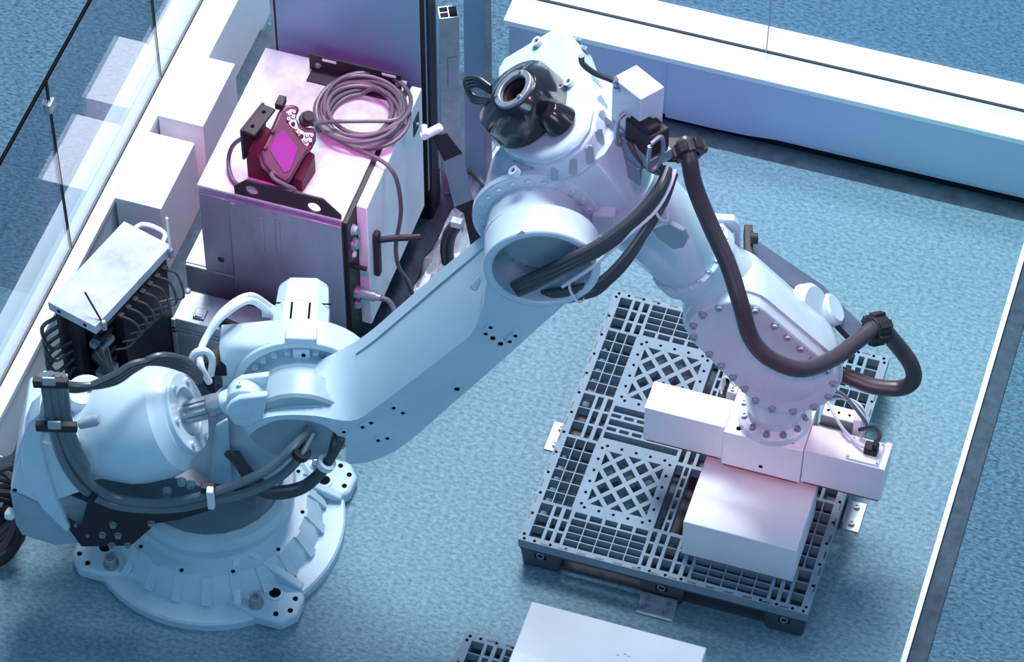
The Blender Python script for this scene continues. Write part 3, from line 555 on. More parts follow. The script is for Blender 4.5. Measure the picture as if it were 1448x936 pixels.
# ================================================================== PALLETS
LX, LY, TH = 1.10, 1.25, .17
def make_pallet(name, label, org, group):
    p = thing(name, label, 'pallet', org, group); ox, oy, oz = org
    def grid_piece(nm, x0, x1, y0, y1, holes, z1=TH, dep=.05, mm=PALLET):
        xs = sorted({x0, x1, *[h[0] for h in holes], *[h[1] for h in holes]}); ys = sorted({y0, y1, *[h[2] for h in holes], *[h[3] for h in holes]})
        nx, ny = len(xs)-1, len(ys)-1
        sol = [[not any(h[0]-1e-6 < (xs[i]+xs[i+1])/2 < h[1]+1e-6 and h[2]-1e-6 < (ys[j]+ys[j+1])/2 < h[3]+1e-6 for h in holes) for j in range(ny)] for i in range(nx)]
        vid = {}; vs = []; fs = []
        def vv(i, j, k):
            if (i, j, k) not in vid: vid[(i, j, k)] = len(vs); vs.append((ox+xs[i], oy+ys[j], oz+(z1 if k else z1-dep)))
            return vid[(i, j, k)]
        S = lambda i, j: 0 <= i < nx and 0 <= j < ny and sol[i][j]
        for i in range(nx):
            for j in range(ny):
                if not sol[i][j]: continue
                fs.append((vv(i, j, 1), vv(i+1, j, 1), vv(i+1, j+1, 1), vv(i, j+1, 1))); fs.append((vv(i, j, 0), vv(i, j+1, 0), vv(i+1, j+1, 0), vv(i+1, j, 0)))
                if not S(i-1, j): fs.append((vv(i, j, 0), vv(i, j, 1), vv(i, j+1, 1), vv(i, j+1, 0)))
                if not S(i+1, j): fs.append((vv(i+1, j, 0), vv(i+1, j+1, 0), vv(i+1, j+1, 1), vv(i+1, j, 1)))
                if not S(i, j-1): fs.append((vv(i, j, 0), vv(i+1, j, 0), vv(i+1, j, 1), vv(i, j, 1)))
                if not S(i, j+1): fs.append((vv(i, j+1, 0), vv(i, j+1, 1), vv(i+1, j+1, 1), vv(i+1, j+1, 0)))
        return MB().add(vs, fs).build(nm, mm, p)
    def rows(x0, x1, y0, y1, n, g): 
        h = (y1-y0-g*(n-1))/n; return [(x0, x1, y0+i*(h+g), y0+i*(h+g)+h) for i in range(n)]
    def cells(x0, x1, y0, y1, nx, ny, g):
        w_ = (x1-x0-g*(nx-1))/nx; return [r for i in range(nx) for r in rows(x0+i*(w_+g), x0+i*(w_+g)+w_, y0, y1, ny, g)]
    YB = ((.022, .19), (.195, .512), (.518, .732), (.738, 1.055), (1.06, 1.228))
    # outer rim
    grid_piece('rim', 0, LX, 0, LY, [(.028, LX-.028, .02, LY-.02)], dep=.045)
    for mir in (0, 1):
        X = (lambda a, b: (a, b)) if not mir else (lambda a, b: (LX-b, LX-a))
        for k, (a, b) in enumerate(YB):       # outer strips
            hs_ = []
            if k % 2 == 0:
                for (u0, u1), g in (((.032, .079), .004), ((.091, .113), .010), ((.128, .150), .010)): hs_ += rows(*X(u0, u1), a+.004, b-.004, 3, g)
            else: hs_ += cells(*X(.032, .146), a+.003, b-.003, 3, 6, .004)
            grid_piece('edge_grid', *X(.028, .157), a-.003 if k else .02, b+.003 if k < 4 else LY-.02, hs_)
        for (a, b, fl) in ((.02, .192, 0), (1.058, LY-.02, 1)):   # end grids
            c_ = cells(*X(.162, .450), *((a+.004, .150) if not fl else (1.10, b-.004)), 5, 4, .004)
            c_ += cells(*X(.165, .447), *((.158, .183) if not fl else (1.067, 1.092)), 5, 1, .012)
            grid_piece('end_grid', *X(.157, .455), a, b, c_)
        ms = []
        for a, b in ((.545, .575), (.612, .640), (.676, .706)): ms.append((*X(.162, .449), a, b))
        for a, b in ((.585, .601), (.651, .666)): ms += cells(*X(.162, .449), a, b, 6, 1, .012)
        grid_piece('middle_slats', *X(.157, .455), .532, .718, ms)
        for a, b in ((.192, .532), (.718, 1.058)):   # diamond lattice panels
            x0, x1 = X(.157, .455); fx0, fx1, fy0, fy1 = x0+.035, x1-.035, a+.042, b-.042
            fm = grid_piece('lattice_frame', x0, x1, a, b, [(fx0, fx1, fy0, fy1)])
            n = 3
            for sg in (1, -1):
                for i in range(1, 2*n):
                    # diagonal line clipped to the opening
                    W_, H_ = fx1-fx0, fy1-fy0; c_ = i/n-1 if sg == 1 else i/n
                    pts = []
                    u0, u1 = (max(0, -c_), min(1, 1-c_)) if sg == 1 else (max(0, c_-1), min(1, c_))
                    if u1-u0 < .05: continue
                    f_ = (lambda u: u+c_) if sg == 1 else (lambda u: c_-u)
                    A_ = V((ox+fx0+u0*W_, oy+fy0+f_(u0)*H_, oz+TH-.016)); B_ = V((ox+fx0+u1*W_, oy+fy0+f_(u1)*H_, oz+TH-.016))
                    d = (B_-A_).normalized(); q = MB(); q.box((A_+B_)/2, ((B_-A_).length, .017, .0315 if sg == 1 else .031), (d, Z_.cross(d), Z_)); q.build('lattice_bar', PALLET, fm)
    for k, (a, b) in enumerate(YB):           # centre strip
        hs_ = []
        if k % 2 == 0:
            for (u0, u1), g in (((.462, .481), .010), ((.497, .519), .010), ((.531, .569), .004), ((.581, .603), .010), ((.619, .638), .010)): hs_ += rows(u0, u1, a+.004, b-.004, 3, g)
        else:
            hs_ = [(.460, .490, a+.005, b-.005), (.520, .580, a+.005, b-.005), (.610, .640, a+.005, b-.005)]
            for u in (.498, .588): hs_ += rows(u, u+.014, a+.005, b-.005, 6, .012)
        grid_piece('centre_grid', .455, .645, a-.003 if k else .02, b+.003 if k < 4 else LY-.02, hs_)
    # side skirt, feet and lower runners
    MB().bx(ox+.006, ox+LX-.006, oy+.004, oy+.014, oz+TH-.06, oz+TH-.044).build('skirt', PALDK, p)
    MB().bx(ox+.006, ox+LX-.006, oy+LY-.014, oy+LY-.004, oz+TH-.06, oz+TH-.044).build('skirt', PALDK, p)
    for fx in (.085, .55, LX-.085):
        for fy in (.085, .625, LY-.085):
            w_ = .165 if fx != .55 else .18; q = MB(); A_ = [(-w_/2, -.083), (w_/2, -.083), (w_/2, .083), (-w_/2, .083)]
            q.prism([V((ox+fx+a*.86, oy+fy+b*.9, oz)) for a, b in A_], [V((ox+fx+a, oy+fy+b, oz+TH-.0455)) for a, b in A_]); ft = q.build('foot', PALDK, p, bevel=.012, seg=2)
            if fy < .1:
                MB().bx(ox+fx-.022, ox+fx+.022, oy+.0035, oy+.012, oz+.075, oz+.115).build('foot_socket', HOLE, ft)
                q = MB(); q.ring((ox+fx, oy+.004, oz+.095), (0, -1, 0), 0, .004, .016, .011, 16); q.build('socket_ring', PALLET, ft)
    for fx in (.085, .55, LX-.085): MB().bx(ox+fx-.05, ox+fx+.05, oy+.02, oy+LY-.02, oz+.001, oz+.018).build('runner', PALDK, p)
    for fy in (.085, .625, LY-.085): MB().bx(ox+.02, ox+LX-.02, oy+fy-.05, oy+fy+.05, oz+.001, oz+.017).build('runner', PALDK, p)
    for xx in (.317, .783): # front ribs between feet
        MB().bx(ox+xx-.14, ox+xx+.14, oy+.035, oy+.042, oz+.07, oz+.125).build('rib', PALDK, p)
        for k in range(4): MB().bx(ox+xx-.125+.07*k, ox+xx-.085+.07*k, oy+.031, oy+.036, oz+.098, oz+.112).build('rib_slot', GALV, p)
    q = MB()
    def dot(x, y): q.lathe((ox+x, oy+y, oz+TH-.002), (0, 0, 1), [(0, .006), (.0032, .006)], 10)
    for i in range(13):
        for xx in (.014, LX-.014): dot(xx, .03+i*(LY-.06)/12)
    for xx in (.02, .06, .12, .18, .46, .50, .56, .62, .92, .98, 1.04, 1.08):
        for yy in (.010, LY-.010): dot(xx, yy)
    for mir in (0, 1):
        for a in (.192, .718):
            for i in range(5):
                u = .19+.056*i; u = LX-u if mir else u; dot(u, a+.02); dot(u, a+.32)
            for i in range(6):
                for u in (.174, .438): dot(LX-u if mir else u, a+.035+.054*i)
    st_ = q.build('peg_holes', HOLE, p); st_['kind'] = 'stuff'
    q = MB()
    for i in range(14):
        for yy in (.004, LY-.004): q.box((ox+.10+i*.07, oy+yy+(.003 if yy < 1 else -.003), oz+TH), (.034, .005, .003))
        for xx in (.004, LX-.004): q.box((ox+xx+(.003 if xx < 1 else -.003), oy+.12+i*.077, oz+TH), (.005, .034, .003))
    st_ = q.build('rim_slots', PALDK, p); st_['kind'] = 'stuff'
    return p
make_pallet('plastic_pallet', 'large blue-grey plastic pallet with diamond lattice under the gripper', (0, 0, 0), 'plastic pallets')
make_pallet('plastic_pallet', 'plastic pallet cut off by the bottom edge, mostly under a white carton', (-.055, -.452-LY, 0), 'plastic pallets')
def carton(label, x0, x1, y0, y1, z0, z1, tp=.0):
    c_ = thing('carton', label, 'carton', ((x0+x1)/2, (y0+y1)/2, z0), 'white cartons')
    MB().bx(x0, x1, y0, y1, z0, z1).build('box_body', CARD, c_, bevel=.004)
    my = (y0+y1)/2
    MB().bx(x0+.001, x1-.001, my-.03, my+.03, z1-.0005, z1+.0006).build('sealing_tape', mat('clear_tape', (.80, .85, .91), .22, vary=.02), c_)
    return c_
carton('white carton standing on the pallet under the gripper', .588, 1.012, .12, .445, TH+.0025, .37)
b0, b1 = at(752, 850, .47), at(1000, 913, .47)
c2 = carton('white carton at the bottom edge on the nearest pallet', b0.x, b1.x, b0.y-.50, b0.y, TH+.0025, .47)
q = MB()
for i, (x, y) in enumerate(((874, 926), (884, 925), (889, 928))): q.box(at(x, y, .4705), (.010, .004, .001))
q.build('printed_mark', GREYP, c2)
# ---- pallet stops bolted to the platform
for lab, c_, ax in (('small steel stop plate with two bolts before the pallet front', (.545, -.035), 0), ('small steel stop plate with two bolts right of the pallet', (1.135, .60), 1), ('small steel stop plate with two bolts left of the pallet', (-.035, .615), 1)):
    t = thing('stop_plate', lab, 'bracket', (c_[0], c_[1], 0), 'pallet stops')
    sx, sy = ((.14, .07) if ax == 0 else (.07, .14))
    MB().bx(c_[0]-sx/2, c_[0]+sx/2, c_[1]-sy/2, c_[1]+sy/2, 0, .006).build('plate', GALV, t, bevel=.002)
    if ax == 0: MB().bx(c_[0]-.07, c_[0]+.07, c_[1]+.026, c_[1]+.033, 0, .05).build('upright', GALV, t)
    else:
        sgn = -1 if c_[0] > .5 else 1; MB().bx(c_[0]+sgn*.03-.003, c_[0]+sgn*.03+.003, c_[1]-.07, c_[1]+.07, 0, .05).build('upright', GALV, t)
    for k in (-1, 1): bolt(t, (c_[0]+(k*.04 if ax == 0 else .0), c_[1]+(k*.04 if ax else -.0), .006), Z_, .011, STEEL)
# ================================================================== CONTROLLER CABINET
X0, X1, Y0, Y1, ZT = -1.472, -.868, .675, 1.415, .90
ct = thing('robot_controller', 'grey metal robot controller cabinet with pale scuffed top behind the robot', 'cabinet', ((X0+X1)/2, (Y0+Y1)/2, 0))
MB().bx(X0+.005, X1-.03, Y0+.004, Y1, .10, ZT-.012).build('body', STEEL, ct, bevel=.003)
MB().bx(X0, X1-.028, Y0, Y1, ZT-.012, ZT).build('top_plate', TOPM, ct, bevel=.003)
MB().bx(-1.555, X0+.02, Y0+.01, Y1-.05, .02, .41).build('side_unit', STEEL, ct, bevel=.003)
MB().bx(-1.555, X0, Y0+.012, Y1-.052, .41, .416).build('side_unit_lit_top', WHITE, ct)  # white layer puts the light on the unit's metal top into colour
for dx in (0, 1):
    for dy in (0, 1): MB().bx(X0+.03+dx*.48, X0+.09+dx*.48, Y0+.03+dy*.62, Y0+.09+dy*.62, 0, .10).build('leg', BLACK, ct)
dr = MB().bx(X0+.125, X1-.032, Y0-.010, Y0+.004, .14, ZT-.03).build('front_panel', STEEL, ct, bevel=.002)
for xx in (-1.22, -1.155): MB().bx(xx-.010, xx+.010, Y0-.014, Y0-.009, .62, .82).build('louvre_slot', STEEL, dr, bevel=.004)
for xx in (-1.325, -1.165, -.93): MB().bx(xx-.009, xx+.009, Y0-.015, Y0-.009, .845, .86).build('screw_clip', GALV, dr)
lp = MB().bx(X0+.005, X0+.122, Y0-.004, Y0+.005, .42, ZT-.04).build('corner_panel', STEEL, ct, bevel=.002)
lq = MB().bx(-1.553, X0+.122, Y0-.002, Y0+.011, .05, .412).build('corner_panel', STEEL, ct, bevel=.002)
q = MB(); q.lathe((-1.40, Y0-.002, .50), (0, -1, 0), [(0, .014), (.003, .014)], 14); o = q.build('lock_hole', DARKM, lp); 
def eyebracket(x0, x1, y, nm, par):
    pts = [(x0, 0), (x0, .04), (x0+.05, .09), (x1-.07, .09), (x1, .02), (x1, 0)]
    q = MB(); q.ext([V((a, y, ZT+b)) for a, b in pts], (0, .008, 0)); o = q.build(nm, DARKM, par, bevel=.001); return o
fb = eyebracket(X0+.15, X1-.035, Y0+.002, 'lifting_bracket', ct)
cut(fb, MB().lathe(V((X0+.22, Y0-.05, ZT+.04)), (0, 1, 0), [(0, .026), (.1, .026)], 24)); cut(fb, MB().lathe(V((X1-.14, Y0-.05, ZT+.03)), (0, 1, 0), [(0, .026), (.1, .026)], 24))
q = MB(); ya = Y1-.05; q.bx(X0+.21, X1-.035, ya-.07, ya, ZT, ZT+.006); q.bx(X0+.20, X1-.035, ya-.004, ya+.004, ZT, ZT+.08); bb = q.build('rear_bracket', DARKM, ct)
for xx in (-1.235, -1.07, -.915): bolt(bb, (xx, ya-.005, ZT+.035), (0, -1, 0), .010, GALV)
for xx in (-1.19, -.95): MB().bx(xx-.028, xx+.028, ya-.006, ya-.004, ZT+.062, ZT+.074).build('slot', WHITE, bb)
# right side: dark connector recess and white cover
MB().bx(X1-.03, X1-.012, Y0, Y1-.02, .14, ZT-.012).build('side_frame', BLACK, ct)
MB().bx(X1-.032, X1-.026, Y0-.008, Y0+.002, .10, ZT-.02).build('corner_strip', DARKM, ct)
sp = MB().bx(X1-.012, X1+.03, Y0+.10, Y1+.0, .20, ZT-.02).build('side_cover', WHITE, ct, bevel=.004)
for i, z in enumerate((.80, .72, .66, .59, .44, .37)):
    r_ = (.022, .026, .014, .012, .026, .022)[i]; L_ = (.02, .02, .01, .05, .05, .02)[i]
    q = MB(); q.lathe((X1-.012, Y0+.05, z), (1, 0, 0), [(0, r_), (L_*.4, r_), (L_*.4, r_*.8), (L_, r_*.8)], 18); q.build('connector', (GREYP, GALV, WHITE, DARKM, GALV, GALV)[i], ct)
q = MB(); q.lathe((X1+.03, Y0+.05, .44), (1, 0, 0), [(0, .020), (.04, .020), (.04, .014), (.06, .014)], 16); pl_ = q.build('plug', GALV, ct)
q = MB(); q.tube([(X1+.09, Y0+.05, .44), (X1+.13, Y0+.045, .43), (X1+.17, Y0+.0, .38), (X1+.19, Y0-.06, .25), (X1+.2, Y0-.1, .02)], .011, 10); q.build('supply_cable', GCABLE, ct)
hx = X1+.03
q = MB(); q.box((hx+.012, Y0+.16, .56), (.024, .035, .24)); q.build('handle_plate', DARKM, ct, bevel=.008, seg=3)
q = MB(); q.tube([(hx+.02, Y0+.16, .64), (hx+.07, Y0+.19, .635), (hx+.16, Y0+.23, .63)], .013, 10, 2); q.build('handle_bar', DARKM, ct)
MB().bx(hx-.001, hx+.004, Y0+.63, Y0+.69, .72, .80).build('hinge_plate', DARKM, ct)
bolt(ct, (hx+.004, Y0+.66, .76), (1, 0, 0), .008, GALV)
MB().bx(X1-.05, X1-.01, Y0+.25, Y1, .05, .20).build('base_frame', BLACK, ct)
# ================================================================== TEACH PENDANT, HOLDER, CABLE COIL
hp = thing('pendant_holder', 'dark sheet-metal pendant cradle on the controller top', 'holder', at(395, 240, ZT))
A = [at(x, y, ZT) for x, y in ((350, 250), (428, 272), (447, 243), (372, 222))]
q = MB(); q.prism(A, [A[0]+Z_*.15, A[1]+Z_*.06, A[2]+Z_*.10, A[3]+Z_*.19]); q.build('cradle', mat('flare_red_metal', (.085, .012, .030), .5, spec=.25), hp, bevel=.004)  # red flare glow put into the cradle's base colour
q = MB(); b_ = A[0]*.5+A[3]*.5; d_ = (A[3]-A[0]).normalized(); e_ = d_.cross(Z_)
q.box(b_+Z_*.20+e_*.004, (.16, .012, .16), (d_, e_, Z_)); bk = q.build('back_plate', DARKM, hp, bevel=.003)
q = MB(); q.box(b_+Z_*.272+e_*.03, (.15, .06, .012), (d_, e_, Z_)); q.build('fold', DARKM, hp, bevel=.003)
hole(bk, b_+Z_*.279+e_*.03+d_*.04, Z_, .008); hole(bk, b_+Z_*.279+e_*.03-d_*.04, Z_, .008)
pn = V((.30, -.22, .72)).normalized(); pc = at(410, 195, ZT+.19)
tp_ = thing('teach_pendant', 'purple-lit dark teach pendant with crescent keypad resting in its cradle', 'remote control', pc)
s4 = .2884
def z4(x, y, off=0): return onp(260+x*s4, 40+y*s4, pc+pn*off, pn)
ol = [(378, 605), (400, 560), (440, 470), (470, 400), (500, 374), (540, 372), (566, 382), (566, 405), (553, 420), (555, 445), (575, 470), (600, 482), (640, 485), (652, 505), (650, 550), (630, 590), (604, 606), (560, 680), (525, 742), (500, 755), (440, 715), (390, 660)]
q = MB(); q.ext([z4(*p) for p in ol], -pn*.05); q.build('body', PURP, tp_, bevel=.010, seg=3)
kp = [(502, 410), (525, 398), (548, 402), (545, 440), (560, 490), (590, 512), (632, 514), (634, 535), (604, 580), (590, 570), (560, 525), (515, 470)]
q = MB(); q.ext([z4(*p, .001) for p in kp], pn*.003); kpd = q.build('keypad', mat('keypad_white', (.75, .70, .76), .4), tp_, bevel=.001)
scn = [(420, 600), (455, 520), (490, 500), (560, 590), (520, 700), (490, 710)]
q = MB(); q.ext([z4(*p, .0) for p in scn], pn*.003); q.build('screen', mat('pendant_screen', (.22, .03, .22), .2), tp_, bevel=.002)
def btn(): return MB().lathe((0, 0, 0), (0, 0, 1), [(0, .0085), (.004, .0085), (.005, .007), (.005, .003), (.003, .0025)], 14)
for i, (x, y) in enumerate(((517, 421), (539, 411), (512, 446), (534, 436), (535, 470), (546, 490), (558, 510), (576, 530), (603, 527), (626, 527), (597, 554), (618, 553))):
    put('button', ('btn', i in (4, 7)), btn, BLACK if i in (4, 7) else DARKM, kpd, z4(x, y, .004), pn)
    if i not in (4, 7): put('button_top', 'btntop', lambda: MB().ring((0, 0, 0), (0, 0, 1), .003, .0065, .0062, .003, 12), WHITE, kpd, z4(x, y, .004), pn)
q = MB(); q.lathe(z4(598, 450, -.02), pn, [(0, .028), (.02, .028), (.022, .016), (.04, .016), (.042, .022), (.052, .02)], 20); q.build('stop_button', DARKM, tp_)
for p0, p1 in (((425, 500), (440, 470)), ((388, 580), (400, 555))):
    q = MB(); q.hull([z4(p0[0]+a, p0[1]+b, h) for a, b in ((0, 0), (20, -8), (24, 6), (6, 14)) for h in (-.03, .012)]); q.build('clip', PURP, tp_, bevel=.002)
q = MB(); q.box(z4(475, 365, .0), (.03, .05, .03)); q.build('hook', DARKM, tp_, bevel=.003)
q = MB(); q.tube([z4(430, 710, -.01), z4(440, 735, .01), z4(490, 765, .01), z4(535, 785, .0), z4(548, 805, -.02)], .008, 8); q.build('grip_strap', COIL, tp_)
cl_ = thing('cable_coil', 'grey pendant cable coiled on the controller top', 'cable', at(512, 165, ZT), None)
cc = at(512, 166, ZT)
pts = []
for i in range(9*16+1):
    t = i*2*math.pi/16; lp_ = i/16; r_ = .150+.020*math.sin(lp_*2.4)+.008*math.sin(lp_*7.1); dx = .018*math.sin(lp_*1.7); dy = .022*math.cos(lp_*2.3)
    pts.append(cc+V((dx+r_*math.cos(t), dy+r_*.98*math.sin(t), .014+.010*(lp_ % 4.3)+.006*math.sin(t*2+lp_))))
q = MB(); q.tube(pts, .0085, 8, 2); q.build('coil', COIL, cl_)
q = MB(); q.tube([at(441, 176, ZT+.17), at(470, 172, ZT+.08), at(520, 171, ZT+.06), at(560, 169, ZT+.055), at(572, 150, ZT+.04), at(556, 128, ZT+.04)], .0085, 8); q.build('pendant_lead', COIL, cl_)
q = MB(); e0 = X1+.045
q.tube([at(452, 165, ZT+.03), at(470, 188, ZT+.03), at(500, 208, ZT+.02), at(530, 222, ZT+.012), at(550, 236, ZT+.0), at(562, 258, .84), at(567, 300, .70), at(560, 345, .54), at(563, 375, .42), at(575, 395, .25), at(583, 415, .10)], .0085, 8); q.build('hanging_lead', COIL, cl_)
q = MB(); q.tube([at(352, 190, ZT+.20), at(330, 205, ZT+.10), at(323, 228, ZT+.03), at(328, 252, ZT+.012), at(340, 264, ZT+.01)], .0085, 8); q.build('side_lead', COIL, hp)
# ================================================================== TALL CABINET AND POST BEHIND
tc_ = thing('tall_cabinet', 'tall blue-grey metal cabinet standing behind the controller', 'cabinet', (-1.16, 1.75, 0))
MB().bx(-1.462, -.852, 1.505, 1.65, .18, 1.34).build('body', BLUEP, tc_, bevel=.003)
MB().bx(-1.455, -.870, 1.497, 1.506, .20, 1.33).build('door', BLUEP, tc_, bevel=.002)
for a, b in ((-1.463, -1.456), (-.870, -.852)): MB().bx(a, b, 1.498, 1.504, .18, 1.34).build('door_gap', DARKM, tc_)
MB().bx(-1.478, -1.463, 1.50, 1.53, .18, 1.34).build('corner_profile', GALV, tc_)
for a in (-1.45, -.90):
    for b in (1.51, 1.59): MB().bx(a, a+.05, b, b+.05, 0, .18).build('leg', BLACK, tc_)
MB().bx(-.852, -.842, 1.52, 1.60, .0, 1.34).build('side_rail', DARKM, tc_)
po = thing('aluminium_post', 'pale aluminium profile post with an open hollow top beside the tall cabinet', 'post', (-.84, 1.70, 0))
pd = V((.9, .43, 0)).normalized(); pe = V((-.43, .9, 0)).normalized()
pcx = V((-.825, 1.70, 0)); q = MB()
for a, b, sx, sy in ((0, -.03, .075, .004), (0, .03, .075, .004), (-.0355, 0, .004, .06), (.0355, 0, .004, .06), (0, 0, .004, .06), (-.018, 0, .034, .003)): q.box(pcx+pd*a+pe*b+Z_*.51, (sx, sy, 1.02), (pd, pe, Z_))
q.build('profile', GALV, po)
q = MB(); q.box(pcx+pd*.01-pe*.034+Z_*.72, (.04, .006, .16), (pd, pe, Z_)); q.build('label_plate', STEEL, po, bevel=.002)
MB().bx(-.775, -.665, 1.735, 1.75, .0, 1.34).build('panel', BLUEP, po); MB().bx(-.685, -.660, 1.728, 1.734, .0, 1.34).build('panel_edge', GALV, po)
MB().bx(-.835, -.775, 1.77, 1.79, 1.06, 1.34).build('upper_panel', GALV, po)
# bent bracket with knob
br = thing('bent_bracket', 'bent flat steel bracket with a pale knob between controller and elbow', 'bracket', at(650, 330, .3))
L_ = [((610, 193), (632, 189), .86), ((628, 228), (654, 217), .74), ((643, 293), (669, 282), .50), ((656, 302), (678, 297), .45), ((667, 352), (684, 345), .28)]
q = MB(); a = [at(*p[0], p[2]) for p in L_]; b = [at(*p[1], p[2]) for p in L_]
for i in range(4):
    k0 = (b[i]-a[i]).cross(a[i+1]-a[i]).normalized()*.006; q = MB(); q.prism([a[i], b[i], b[i+1], a[i+1]], [p+k0 for p in (a[i], b[i], b[i+1], a[i+1])]); q.build('strip', STEEL if i == 1 else DARKM, br)
q = MB(); q.lathe(at(607, 188, .88), pd+Z_*.6, [(-.03, .017), (.05, .017), (.055, .012)], 16); q.lathe(at(600, 181, .89), -pe, [(-.01, .012), (.04, .012)], 12); q.build('knob', WHITE, br)
q = MB(); q.tube([at(640, 318, .42), at(632, 330, .36), at(628, 350, .28), at(630, 372, .20)], .016, 10); q.tube([at(648, 320, .42), at(640, 333, .36), at(636, 352, .28), at(637, 374, .20)], .016, 10); q.build('cable_pair', CABLE, br)
q = MB(); q.box(at(646, 315, .44), (.04, .03, .03)); q.build('cable_tie', WCABLE, br)
q = MB(); q.tube([at(662, 240, .60), at(675, 250, .57), at(690, 268, .55), at(700, 290, .5)], .014, 10); q.build('rear_cable', CABLE, br)
# crumpled film on the platform behind the elbow
random.seed(3); q = MB(); n_ = 14; vs = []; fs = []
c00, c10, c01 = at(575, 425, .01), at(640, 440, .01), at(688, 196, .01)
for i in range(n_+1):
    for j in range(n_+1):
        p = c00+(c10-c00)*(i/n_)+(c01-c00)*(j/n_); ed = min(i, j, n_-i, n_-j); vs.append(p+V((random.uniform(-.01, .01), random.uniform(-.01, .01), (random.uniform(.004, .05) if ed else 0))))
for i in range(n_):
    for j in range(n_): k = i*(n_+1)+j; fs.append((k, k+n_+1, k+n_+2, k+1))
fl = q.add(vs, fs).build('plastic_film', FOIL, org=c00, ang=10); sd = fl.modifiers.new('t', 'SOLIDIFY'); sd.thickness = .002
tag(fl, 'crumpled shiny plastic film lying on the floor behind the upper arm', 'film')
# ================================================================== ALUMINIUM CASE
ca = thing('aluminium_case', 'aluminium tool case with black handle leaning before the controller', 'case', (-1.27, .53, 0))
cx0, cx1, cy0, cy1, cz = -1.53, -1.02, .455, .61, .35
MB().bx(cx0, cx1, cy0, cy1, .0, cz-.06).build('case_body', STEEL, ca, bevel=.006)
ld = MB().bx(cx0, cx1, cy0, cy1, cz-.058, cz).build('case_lid', GALV, ca, bevel=.006)
for z in (.015, cz-.07, cz-.05): MB().bx(cx0-.003, cx1+.003, cy0-.004, cy0+.004, z-.008, z+.008).build('edge_profile', GALV, ca, bevel=.002)
for xx in (cx0-.002, cx1-.016): MB().bx(xx, xx+.018, cy0-.004, cy0+.006, 0, cz).build('edge_profile', GALV, ca, bevel=.002)
q = MB(); q.box((-1.43, cy0+.05, cz+.006), (.045, .05, .010)); q.box((-1.43, cy0+.035, cz+.012), (.03, .014, .008)); q.build('latch', GALV, ld, bevel=.003)
q = MB(); q.tube([(-1.34, cy0+.06, cz), (-1.33, cy0+.03, cz+.03), (-1.27, cy0+.015, cz+.035), (-1.18, cy0+.015, cz+.035), (-1.15, cy0+.05, cz)], .014, 10); q.build('handle', BLACK, ca)
for xx in (cx0+.01, cx1-.01):
    q = MB(); q.lathe((xx, cy1-.01, cz-.005), (0, 0, 1), [(0, .016), (.01, .014), (.016, .005)], 12); q.build('corner_cap', GALV, ca)
# ================================================================== CONSOLE WITH ANTENNAS
zc = .75
k4 = [at(x, y, zc) for x, y in ((68, 424), (134, 465), (240, 346), (177, 313))]
kc = sum(k4, V())/4; ku = ((k4[2]-k4[1])+(k4[3]-k4[0])).normalized(); kv = ku.cross(Z_).normalized()
kl = ((k4[2]-k4[1]).length+(k4[3]-k4[0]).length)/2; kw = ((k4[1]-k4[0]).length+(k4[2]-k4[3]).length)/2
co = thing('network_console', 'pale flat-topped equipment console with two antennas and open black rack', 'console', (kc.x, kc.y, 0))
def kb(u0, u1, v0, v1, z0, z1, nm, mm, par=None, bev=.002):
    q = MB(); q.box(kc-Z_*zc+ku*(u0+u1)/2+kv*(v0+v1)/2+Z_*(z0+z1)/2, (u1-u0, v1-v0, z1-z0), (ku, kv, Z_)); return q.build(nm, mm, par or co, bevel=bev)
hl, hw = kl/2, kw/2
tpk = kb(-hl, hl, -hw, hw, zc-.045, zc, 'top_unit', TOPM)
for v_ in (-.06, .06): hole(tpk, kc-ku*hl*1.0+kv*v_-Z_*.022, -ku, .008)
kb(-hl+.17, hl-.02, -hw+.03, hw-.015, .0, zc-.046, 'rack_body', BLACK)
kb(-hl+.0, hl-.005, -hw+.03, -hw+.05, .05, zc-.046, 'rear_panel', DARKM)
for u_ in (-hl+.03,): kb(u_, u_+.04, -hw+.05, -hw+.10, 0, zc-.046, 'rack_post', DARKM)
kb(-hl, -hl+.17, -hw+.04, hw-.02, .0, .03, 'rack_floor', DARKM)
for k in range(9):
    zz = .10+.055*k; o = kb(-hl+.06+.01*(k % 3), -hl+.15, hw-.10-.01*(k % 2), hw-.05, zz, zz+.028, 'terminal_block', (DARKM, GREYP, BLACK)[k % 3])
kb(-hl+.03, hl-.03, hw-.014, hw-.004, zc-.075, zc-.05, 'port_strip', DARKM)
def kp_(u, v, z): return kc-Z_*zc+ku*u+kv*v+Z_*z
for k in range(7):
    u_ = -.10+.045*k
    q = MB(); q.box(kp_(u_, hw+.006, zc-.065), (.022, .03, .016), (ku, kv, Z_)); q.build('network_plug', DARKM, co, bevel=.002)
    q = MB(); q.tube([kp_(u_, hw+.02, zc-.065), kp_(u_+.01, hw+.06, zc-.08), kp_(u_+.03, hw+.065, zc-.15-.012*k), kp_(u_-.01, hw+.045, zc-.21), kp_(u_-.06, hw+.015, zc-.20)], .0045, 8); q.build('patch_lead', CABLE, co)
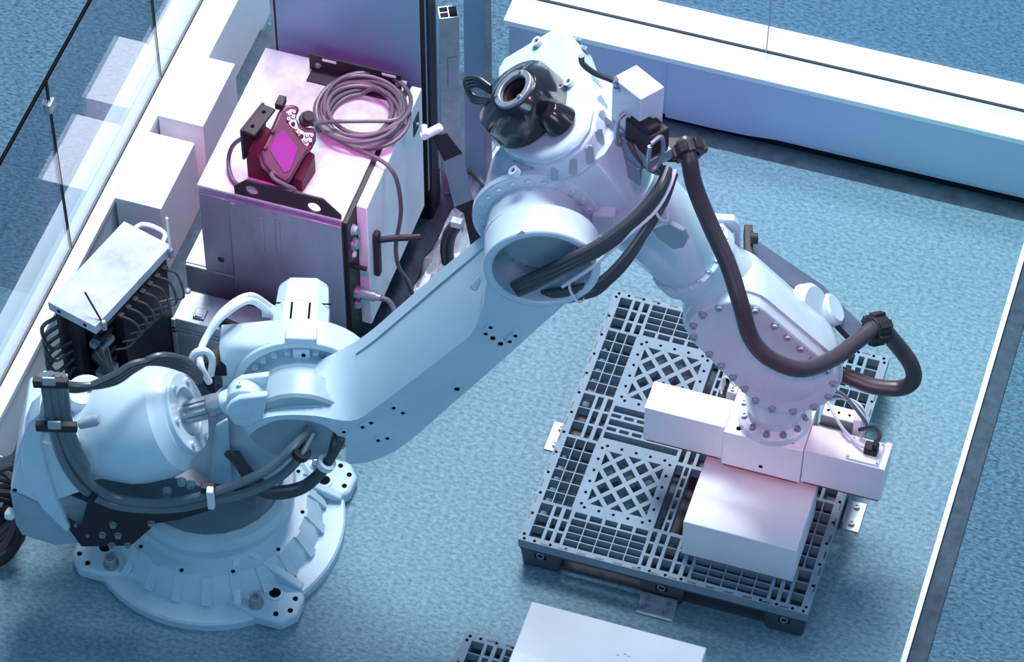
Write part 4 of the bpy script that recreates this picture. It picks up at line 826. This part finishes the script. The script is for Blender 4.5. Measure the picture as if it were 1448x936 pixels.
for k in range(6):
    q = MB(); q.tube([kp_(-hl+.03+.015*k, hw-.06, .52), kp_(-hl+.05+.01*k, hw-.02, .40-.03*k), kp_(-hl+.02+.02*k, hw-.015, .25), kp_(-hl+.06, hw-.05, .10)], .008, 8); q.build('rack_lead', GCABLE if k % 2 else CABLE, co)
for k in range(5):
    q = MB(); q.tube([kp_(-hl+.02, -hw+.03, zc-.08-.05*k), kp_(-hl-.05, -hw-.0, zc-.10-.06*k), kp_(-hl-.05, -hw+.03, zc-.2-.07*k), kp_(-hl+.03, -hw+.06, zc-.22-.05*k)], .008, 8); q.build('loop_lead', CABLE, co)
for (u_, h_, tl) in ((-hl+.035, .16, -.03), (hl-.02, .20, .0)):
    p = kp_(u_, hw+.012, zc-.02)
    q = MB(); q.lathe(p, Z_, [(-.02, .010), (.02, .010), (.025, .006)], 12); an = q.build('antenna_base', GALV, co)
    if tl: q = MB(); q.tube([p, at(120, 413, zc+.10)], .004, 8, 1)
    else: q = MB(); q.tube([p, p+Z_*h_], .005, 8, 1)
    q.build('antenna', DARKM if tl else WHITE, an)
q = MB(); q.tube([kp_(hl-.05, -hw+.05, zc-.02), kp_(hl+.03, -hw+.06, zc-.01), kp_(hl+.04, hw-.06, zc-.01), kp_(hl-.02, hw-.04, zc-.02)], .009, 10, 4); q.build('carry_handle', WHITE, co)
# ================================================================== DARK HARNESS BY THE LEFT EDGE
hn = thing('cable_harness', 'dark cable harness heaped on the floor left of the robot base', 'cable', at(12, 730, 0))
for k in range(8):
    q = MB(); q.tube([at(-20, 660+k*9+random.uniform(-25, 25), .30), at(6+k*2, 650+k*10, .30-.02*k), at(22+k, 672+k*10, .22), at(16+k*2+random.uniform(-14, 6), 715+k*8, .12), at(-6+k, 745+k*7, .06), at(-25, 765+k*4, .03)], .013+.004*(k % 3), 10); q.build('cable', (CABLE, BLACK, HOSE)[k % 3], hn)
for k in range(3):
    q = MB(); q.tube([at(-15, 655+k*6, .40), at(10, 650+k*5, .42), at(24, 640+k*6, .44), at(32, 615+k*8, .50), at(40, 590, .55)], .014, 10); q.build('cable', CABLE, hn)
